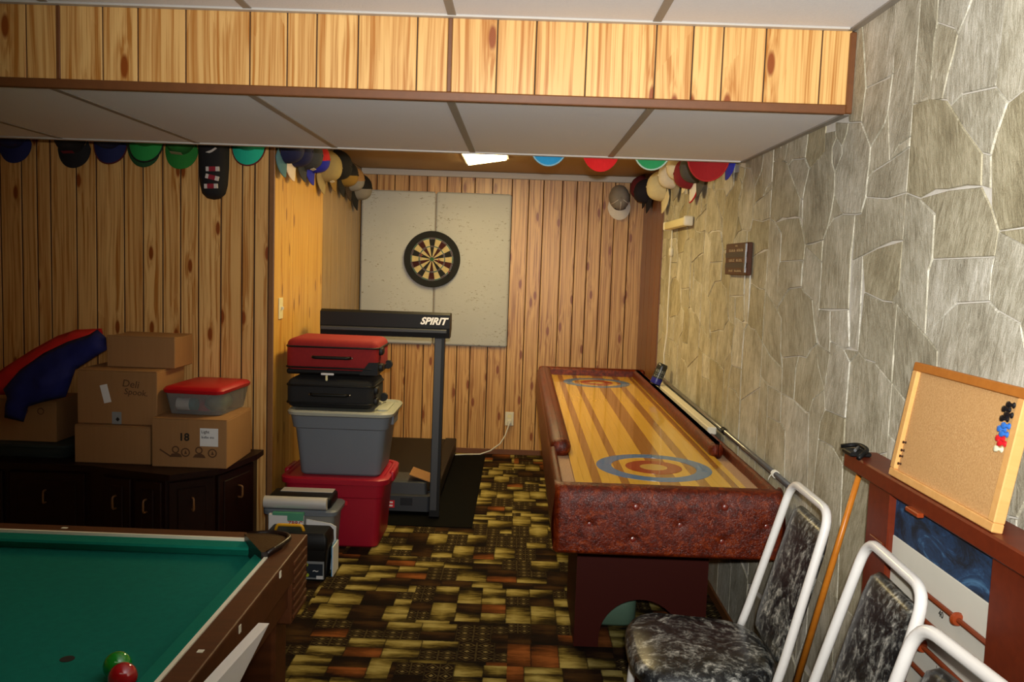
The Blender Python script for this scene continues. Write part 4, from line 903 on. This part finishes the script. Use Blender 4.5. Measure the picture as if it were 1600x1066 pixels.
pin_lab = {0: 'black push pin, top of the column on the cork board', 1: 'second black push pin down the cork board column', 2: 'third black push pin down the cork board column', 3: 'lowest black push pin of the cork board column', 4: 'blue push pin directly under the black ones', 5: 'middle blue push pin of the three', 6: 'blue push pin directly above the red ones', 7: 'upper red push pin under the blue ones', 8: 'lower red push pin above the white one', 9: 'white push pin at the bottom of the cork board column'}
proto = None
for i, (c, y, z) in enumerate(pins + [('brown', .19, .085), ('brown', .19, .066), ('brown', .19, .052), ('brown', .19, .034)]):
    T = RT @ Matrix.Translation((-.003, y, z)) @ Matrix.Rotation(R(-90), 4, 'Y')
    e = empty('push_pin'); e.matrix_world = T
    tag(e, pin_lab.get(i) or ('small dark brown pin by the cork board frame, %s of four' % ('topmost', 'second down', 'third down', 'lowest')[i-10]), 'pin', 'push pins on the cork board')
    s_ = 1 if i < 10 else .55
    link('pin_head', lathe(BM(), [(.004*s_, 0), (.0062*s_, .0012*s_), (.0035*s_, .004*s_), (.0032*s_, .009*s_), (.006*s_, .0105*s_), (.006*s_, .0135*s_), (.003*s_, .0145*s_)], 12), pinmat[c], e, smooth=True)
gl = empty('black_clip', (.9, 2.2, 1.0965), 'small black folded clip on the end of the easel ledge', 'clip')
link('clip_arm', tube(BM(), arc_path([(-.03, .05, .012), (.01, .03, .022), (.01, -.03, .02), (-.03, -.07, .006)], .02, 4), .006, 8), M['black'], gl, smooth='all')
link('clip_jaw', B((-.035, -.03, .0), (.02, .03, .012), .003, 1), M['black'], gl); link('clip_spring', tube(BM(), [(-.02, -.02, .016), (.012, .03, .018)], .004, 8), M['steel'], gl)
q0, q1 = Vector((.93, 2.262, 1.035)), Vector((.797, 2.47, .006)); dq = q1-q0
cu = empty('cue_stick', q1, 'orange maple cue leaning on the easel end beside the first chair', 'cue')
link('shaft', tube(BM(), [q0-q1, dq*.64+q0-q1], [.0075, .0105], 12), M['cue'], cu, smooth='all'); link('butt', tube(BM(), [dq*.64+q0-q1, (0, 0, 0)], [.0108, .0145], 12), M['black'], cu, smooth='all')
link('tip', tube(BM(), [q0-q1-dq.normalized()*.012, q0-q1], .0072, 12), M['ivory'], cu)
ps = tag(link('pine_strip', B((-.012, -.012, 0), (.012, .012, 1.0), .002, 1), M['pine_dark']), 'narrow orange pine strip standing beyond the easel post', 'strip'); ps.location = (.93, 1.395, 0)
# ------------------------------------------------------------------ chairs
def chair(name, label):
    e = empty(name, (0, 0, 0), label, 'chair', 'white tube chairs in marbled vinyl')
    r = .0125
    loop = arc_path([(.145, .195, .455), (.165, .192, .52), (.272, .165, .935), (.272, -.165, .935), (.165, -.192, .52), (.145, -.195, .455)], .06, 6)
    link('back_frame', tube(BM(), loop, r, 12), M['white_metal'], e, smooth='all')
    for s in (-1, 1):
        link('leg', tube(BM(), arc_path([(.146, s*.195, .462), (.15, s*.197, .40), (.2, s*.205, .0)], .05, 4), r, 12), M['white_metal'], e, smooth='all')
        link('leg', tube(BM(), arc_path([(.142, s*.195, .452), (-.1, s*.19, .425), (-.175, s*.185, .42), (-.205, s*.19, .0)], .045, 5), r, 12), M['white_metal'], e, smooth='all')
    link('crossbar', tube(BM(), [(.0, -.19, .43), (.0, .19, .43)], .009, 8), M['white_metal'], e, smooth='all')
    secs = []
    def seat_ring(sc, z, dz=0): return [(x, y, z) for x, y in seat_out(sc)]
    def seat_out(sc):
        out = []
        for i in range(40):
            a = 2*math.pi*i/40; c, s_ = math.cos(a), math.sin(a); n_ = 3.2
            x = .205*abs(c)**(2/n_)*(1 if c > 0 else -1); y = .215*abs(s_)**(2/n_)*(1 if s_ > 0 else -1)*(1-.11*(x/.205))
            out.append((x*sc-.02, y*sc))
        return out
    bm = BM(); rings = []
    for sc, z in ((.86, .438), (.95, .44), (1.0, .452), (1.0, .468), (.97, .482), (.88, .491), (.6, .497), (.25, .499)):
        rings.append([bm.verts.new((x, y, z + .006*noise.noise(Vector((x*9, y*9, z*3))) - (.012*max(0, (-x-.13)/.1)))) for x, y in seat_out(sc)])
    for a, b in zip(rings, rings[1:]):
        for k in range(40): bm.faces.new([a[k], a[(k+1) % 40], b[(k+1) % 40], b[k]])
    bm.faces.new(rings[0][::-1]); bm.faces.new(rings[-1]); link('seat', bm, M['marble'], e, smooth='all')
    # back cushion lies in the leaning plane of the loop
    up = Vector((.107, 0, .415)).normalized(); nrm = Vector((up.z, 0, -up.x))
    bm = BM(); rows = []
    for u, hw in ((0, .10), (.015, .135), (.05, .15), (.2, .148), (.34, .142), (.385, .13), (.405, .105)):
        row = []; o = Vector((.185, 0, .485)) + up*u
        for k in range(24):
            a = 2*math.pi*k/24; c, s_ = math.cos(a), math.sin(a); t = .018 if .01 < u < .4 else .008
            y = hw*abs(c)**.45*(1 if c > 0 else -1); d = t*abs(s_)**.7*(1 if s_ > 0 else -1)
            row.append(bm.verts.new(o + Vector((0, y, 0)) + nrm*(d-.004)))
        rows.append(row)
    for a, b in zip(rows, rows[1:]):
        for k in range(24): bm.faces.new([a[k], a[(k+1) % 24], b[(k+1) % 24], b[k]])
    bm.faces.new(rows[0][::-1]); bm.faces.new(rows[-1]); link('backrest', bm, M['marble'], e, smooth='all')
    return e
c1 = chair('tube_chair', 'white tube chair with marbled seat in front of the shuffleboard table end'); c1.location = (.572, 2.385, 0); c1.rotation_euler = (0, 0, R(-1))
for (x, y, a, lab) in ((.572, 1.845, -3, 'white tube chair with marbled backrest before the scoring easel, second from the shuffleboard table'), (.49, 1.33, 4, 'white tube chair with marbled backrest, third from the shuffleboard table')):
    c = clone(c1); c.location = (x, y, 0); c.rotation_euler = (0, 0, R(a)); c['label'] = lab
# ------------------------------------------------------------------ caps hung around the walls
FAB = {}
def fab(c):
    if c not in FAB: FAB[c] = flat('cap_'+c, c, .85, var=.12, nscale=40, bump=.25, bscale=500)
    return FAB[c]
def cap_parts(e, crown, brim, under, edge=None, front=None, patch=None, sc=1.0):
    bm = BM(); rings = []; n = 28
    for i in range(8):
        ph = R(90*i/8); rr = math.cos(ph)**.75; z = .105*math.sin(ph)
        rings.append([bm.verts.new((.078*rr*math.cos(2*math.pi*k/n)*(1+.012*math.cos(6*2*math.pi*k/n)), .095*rr*math.sin(2*math.pi*k/n)*(1+.012*math.cos(6*2*math.pi*k/n)) + .012*math.sin(ph), z)) for k in range(n)])
    top = bm.verts.new((0, .012, .106)); low_ = [bm.verts.new((v.co.x*.96, v.co.y*.96, -.0)) for v in rings[0]]
    for a, b in zip([low_]+rings, rings):
        for k in range(n): bm.faces.new([a[k], a[(k+1) % n], b[(k+1) % n], b[k]])
    for k in range(n): bm.faces.new([rings[-1][k], rings[-1][(k+1) % n], top])
    if front:
        for f in bm.faces:
            if f.calc_center_median().y > .02: f.material_index = 1
    xf(bm, Matrix.Scale(sc, 4)); link('crown', bm, [fab(crown), fab(front or crown)], e, smooth=True)
    bm = BM(); bmesh.ops.create_uvsphere(bm, u_segments=10, v_segments=6, radius=.008, matrix=Matrix.Translation((0, .012*sc, .106*sc)) @ Matrix.Diagonal((1, 1, .5, 1))); link('button', bm, fab(crown), e, smooth='all')
    bm = BM(); G = []
    for i in range(17):
        a = R(-74 + 148*i/16); row = []
        for j in range(5):
            t = j/4; x0, y0 = .079*math.sin(a), .09*math.cos(a); Lb = .078*math.cos(a*.92)**.6
            x, y = x0 + t*Lb*math.sin(a)*.25, y0 + t*Lb; z = .012 - 3.2*x*x - .004*t
            row.append((x*sc, y*sc, z*sc))
        G.append(row)
    T_ = [[bm.verts.new(p) for p in r_] for r_ in G]; U = [[bm.verts.new((p[0], p[1], p[2]-.004)) for p in r_] for r_ in G]
    for a in range(16):
        for j in range(4):
            f = bm.faces.new([T_[a][j], T_[a+1][j], T_[a+1][j+1], T_[a][j+1]]); g = bm.faces.new([U[a][j+1], U[a+1][j+1], U[a+1][j], U[a][j]]); g.material_index = 1
        f = bm.faces.new([T_[a][4], T_[a+1][4], U[a+1][4], U[a][4]]); f.material_index = 2; bm.faces.new([U[a][0], U[a+1][0], T_[a+1][0], T_[a][0]])
    for r_ in (0, 16):
        for j in range(4): bm.faces.new([T_[r_][j], T_[r_][j+1], U[r_][j+1], U[r_][j]])
    link('brim', bm, [fab(brim), fab(under), fab(edge or brim)], e, smooth=False)
    if edge:
        bm = BM(); tube(bm, [(G[i][4][0], G[i][4][1]+.001, G[i][4][2]-.002) for i in range(17)], .0042, 6); link('brim_piping', bm, fab(edge), e, smooth='all')
    if patch:
        bm = B((-.03, -.012, -.001), (.03, .012, .002), .001, 1); xf(bm, Matrix.Translation((0, .092*sc, .052*sc)) @ Matrix.Rotation(R(-68), 4, 'X')); link('badge', bm, fab(patch), e)
def cap(label, pos, nrm, crown, brim=None, under=None, edge=None, roll=0, group='caps hung along the panelling', **k):
    n_ = Vector(nrm).normalized(); ey = Vector((0, 0, -1)); ey = (ey - n_*ey.dot(n_)).normalized(); ex = ey.cross(n_)
    e = empty('baseball_cap', label=label, cat='cap', group=group)
    e.matrix_world = basis(ex, ey, n_, pos) @ Matrix.Rotation(R(roll), 4, 'Z')
    cap_parts(e, crown, brim or crown, under or brim or crown, edge, **k)
    # hanging hook behind the cap
    return e
G1 = 'caps on the left panelled wall'; yc = YL-.03
N0 = (0, -1, 0)
for lab, x, zb, cr, br, un, ed, rl_, kw in (
    ('dark blue cap hung at the left end of the panelled wall', -2.655, 2.0, '141a4a', '18205a', None, None, 4, {}),
    ('black cap with small red badge hung beside the dark blue one', -2.345, 1.985, '121114', '131216', None, None, 3, dict(patch='6a1420')),
    ('navy cap with dark red brim edge on the panelled wall', -2.15, 2.015, '151a3c', '182052', None, '571414', -2, {}),
    ('dark green cap half hidden behind a brighter green one', -1.99, 2.0, '16401f', '1a4a24', None, None, 10, {}),
    ('bright green cap with black brim edge on the panelled wall', -1.905, 2.018, '157a34', '1a8a3c', None, '101810', -6, {}),
    ('grass green cap with pale badge below a black cap', -1.775, 1.998, '1c6a26', '1f7a2a', None, None, -5, dict(patch='8a8a60')),
    ('teal cap with dark red brim edge near the wall corner', -1.43, 2.03, '12a184', '15b292', None, '5e1018', -3, {})):
    cap(lab, (x, yc - (.125 if lab[:9] == 'bright gr' else 0), zb+.163), N0, cr, br, un, ed, rl_, G1, **kw)
lh = empty('long_hat', (-1.585, YL-.09, 1.84), 'long black knit hat with three red and white patches hanging by the corner', 'hat')
hat = [(.0, 0), (.035, .006), (.06, .03), (.072, .075), (.078, .16), (.08, .36), (-.085, .36), (-.082, .24), (-.078, .16), (-.072, .075), (-.06, .03), (-.035, .006)]
link('hat_body', inflate([Vector(p) for p in hat], .02, .05, .07, .004, 12, 2), fab('0e0d0f'), lh, smooth='all')
for i, (x, z, a) in enumerate(((.01, .15, 2), (.008, .108, -12), (.002, .064, 3))):
    T = FRONT((x, -.052, z)) @ Matrix.Rotation(R(a), 4, 'Z'); p_ = link('patch', xf(B((-.034, -.0115, -.01), (.034, .0115, .0), .001, 1), T), fab('c9c3bd'), lh); link('patch_centre', xf(B((-.018, -.0118, -.002), (.016, .0118, .0008)), T), fab('8a1a2c'), p_)
link('white_print', xf(prism(BM(), [(-.03, -.008), (-.015, -.002), (.0, .004), (.02, .018), (.028, .012), (.004, -.006), (-.01, -.012)], 'z', -.006, .001), FRONT((.004, -.05, .24))), fab('bdb8b2'), lh)
G2 = 'caps along the alcove side wall'; NL = (1, 0, 0); xa = XL+.03
for lab, y, zb, cr, br, un, ed, rl_, kw in (
    ('navy cap with cream brim, second from the alcove corner', 4.745, 1.99, '0e1440', 'd6c6b4', None, None, 0, dict(sc=1.05)),
    ('navy cap with grey-teal brim at the alcove corner', 4.57, 1.985, '101740', '44707e', None, None, 0, {}),
    ('dark grey cap with thin white edge in the alcove row', 5.0, 2.0, '33363a', '2c2f34', None, None, -2, dict(patch='b8b8b0')),
    ('royal blue cap with red top in the alcove row', 5.18, 2.0, 'b8161c', '1a22a0', None, None, 3, dict(front='1a22a0')),
    ('tan cap with small black and white badge in the alcove row', 5.48, 1.985, '9c8a58', '96845a', None, None, -2, dict(patch='e0dcc8', sc=1.1)),
    ('black cap with tan side behind the tan cap', 5.80, 2.03, '141210', '8a6a30', None, None, 2, dict(sc=1.1)),
    ('black and gold cap in the middle of the alcove row', 6.08, 2.0, '17130f', '141110', None, None, -3, dict(front='94722c')),
    ('grey and orange cap near the alcove back corner', 6.32, 1.99, 'a0784a', '3a2a1c', None, None, 2, dict(front='8c8882')),
    ('black cap with grey front in the alcove back corner', 6.58, 1.955, '0f0d0c', '12100e', None, None, -2, dict(front='8a8378', sc=1.1))):
    cap(lab, (xa, y, zb+.163), NL, cr, br, un, ed, rl_, G2, **kw)
G3 = 'caps along the back of the lowered ceiling'
for lab, x, zb, c, ed in (('sky blue cap hanging from the back of the lowered ceiling', .108, 2.013, '2a9ad2', '8cc4dc'), ('bright red cap hanging from the back of the lowered ceiling', .335, 1.992, 'e01a1c', None), ('green cap with pale brim edge behind the lowered ceiling', .567, 2.01, '2a9a5a', 'b8d8c4'), ('dark red cap with wide brim hanging near the stone wall', .815, 1.984, '9c0f12', 'b0201e')):
    cap(lab, (x, Y2+.03, zb+.165), (0, 1, 0), c, c, c, ed, rng.uniform(-3, 3), G3, sc=1.0 if x < .7 else 1.09)
G4 = 'caps along the stone wall corner'; NR = (-1, 0, 0); xb = XR-.035
for lab, y, zb, cr, br, un, ed, rl_, kw in (
    ('blue cap seen edge-on against the stone wall', 4.03, 1.975, '1a22a6', '1a22a6', None, None, 0, dict(sc=.9)),
    ('dark grey cap brim behind the red and white one', 4.68, 1.965, '4a4640', '4a4640', None, None, 2, {}),
    ('maroon and white cap with red and white brim', 4.86, 1.95, '7a0f1c', 'e4ded2', 'c01820', 'b81420', -2, {}),
    ('cream white cap with rounded crown in the corner row', 5.12, 2.02, 'ded4b4', 'd8ceae', None, None, 2, {}),
    ('off-white cap with grey brim in the corner row', 5.42, 2.0, 'd6cdb8', '8a8474', None, None, -2, {}),
    ('cream cap with long hanging brim nearest the back corner', 5.82, 1.965, 'd0c294', 'd4c69c', None, None, 0, dict(sc=1.12))):
    cap(lab, (xb, y, zb+.163), NR, cr, br, un, ed, rl_, G4, **kw)
cap('maroon cap with black brim in the wood panelled corner', (XR-.045, 6.73, 2.2), NR, '5a0f18', '15101a', None, None, 4, G4, patch='9a9486')
cap('black cap hung on the dark panelling behind the cream one', (XR-.045, 6.5, 2.15), NR, '15101c', '140f18', None, None, 0, G4)
wc = cap('pale grey cap with white brim on the back wall', (.765, YB-.035, 2.125), N0, '8d857a', 'dcd6cc', None, None, 3, 'caps on the back wall', sc=1.06)
bm = BM()
for a in (30, 90, 150): tube(bm, [(.082*math.cos(R(a))*math.cos(R(p))**.75, (.1*math.sin(R(a))*math.cos(R(p))**.75 if 1 else 0) + .012*math.sin(R(p)), .113*math.sin(R(p))) for p in range(20, 90, 12)], .0028, 6)
link('seam_tape', bm, fab('dcd6cc'), wc, smooth='all')
bm = BM(); tube(bm, [(.05*math.sin(R(a)), .086+.012*math.cos(R(a*1.4)), .055-.02*math.cos(R(a*1.2))) for a in range(-60, 61, 12)], .005, 6); link('dark_strap', bm, fab('3a322c'), wc, smooth='all')
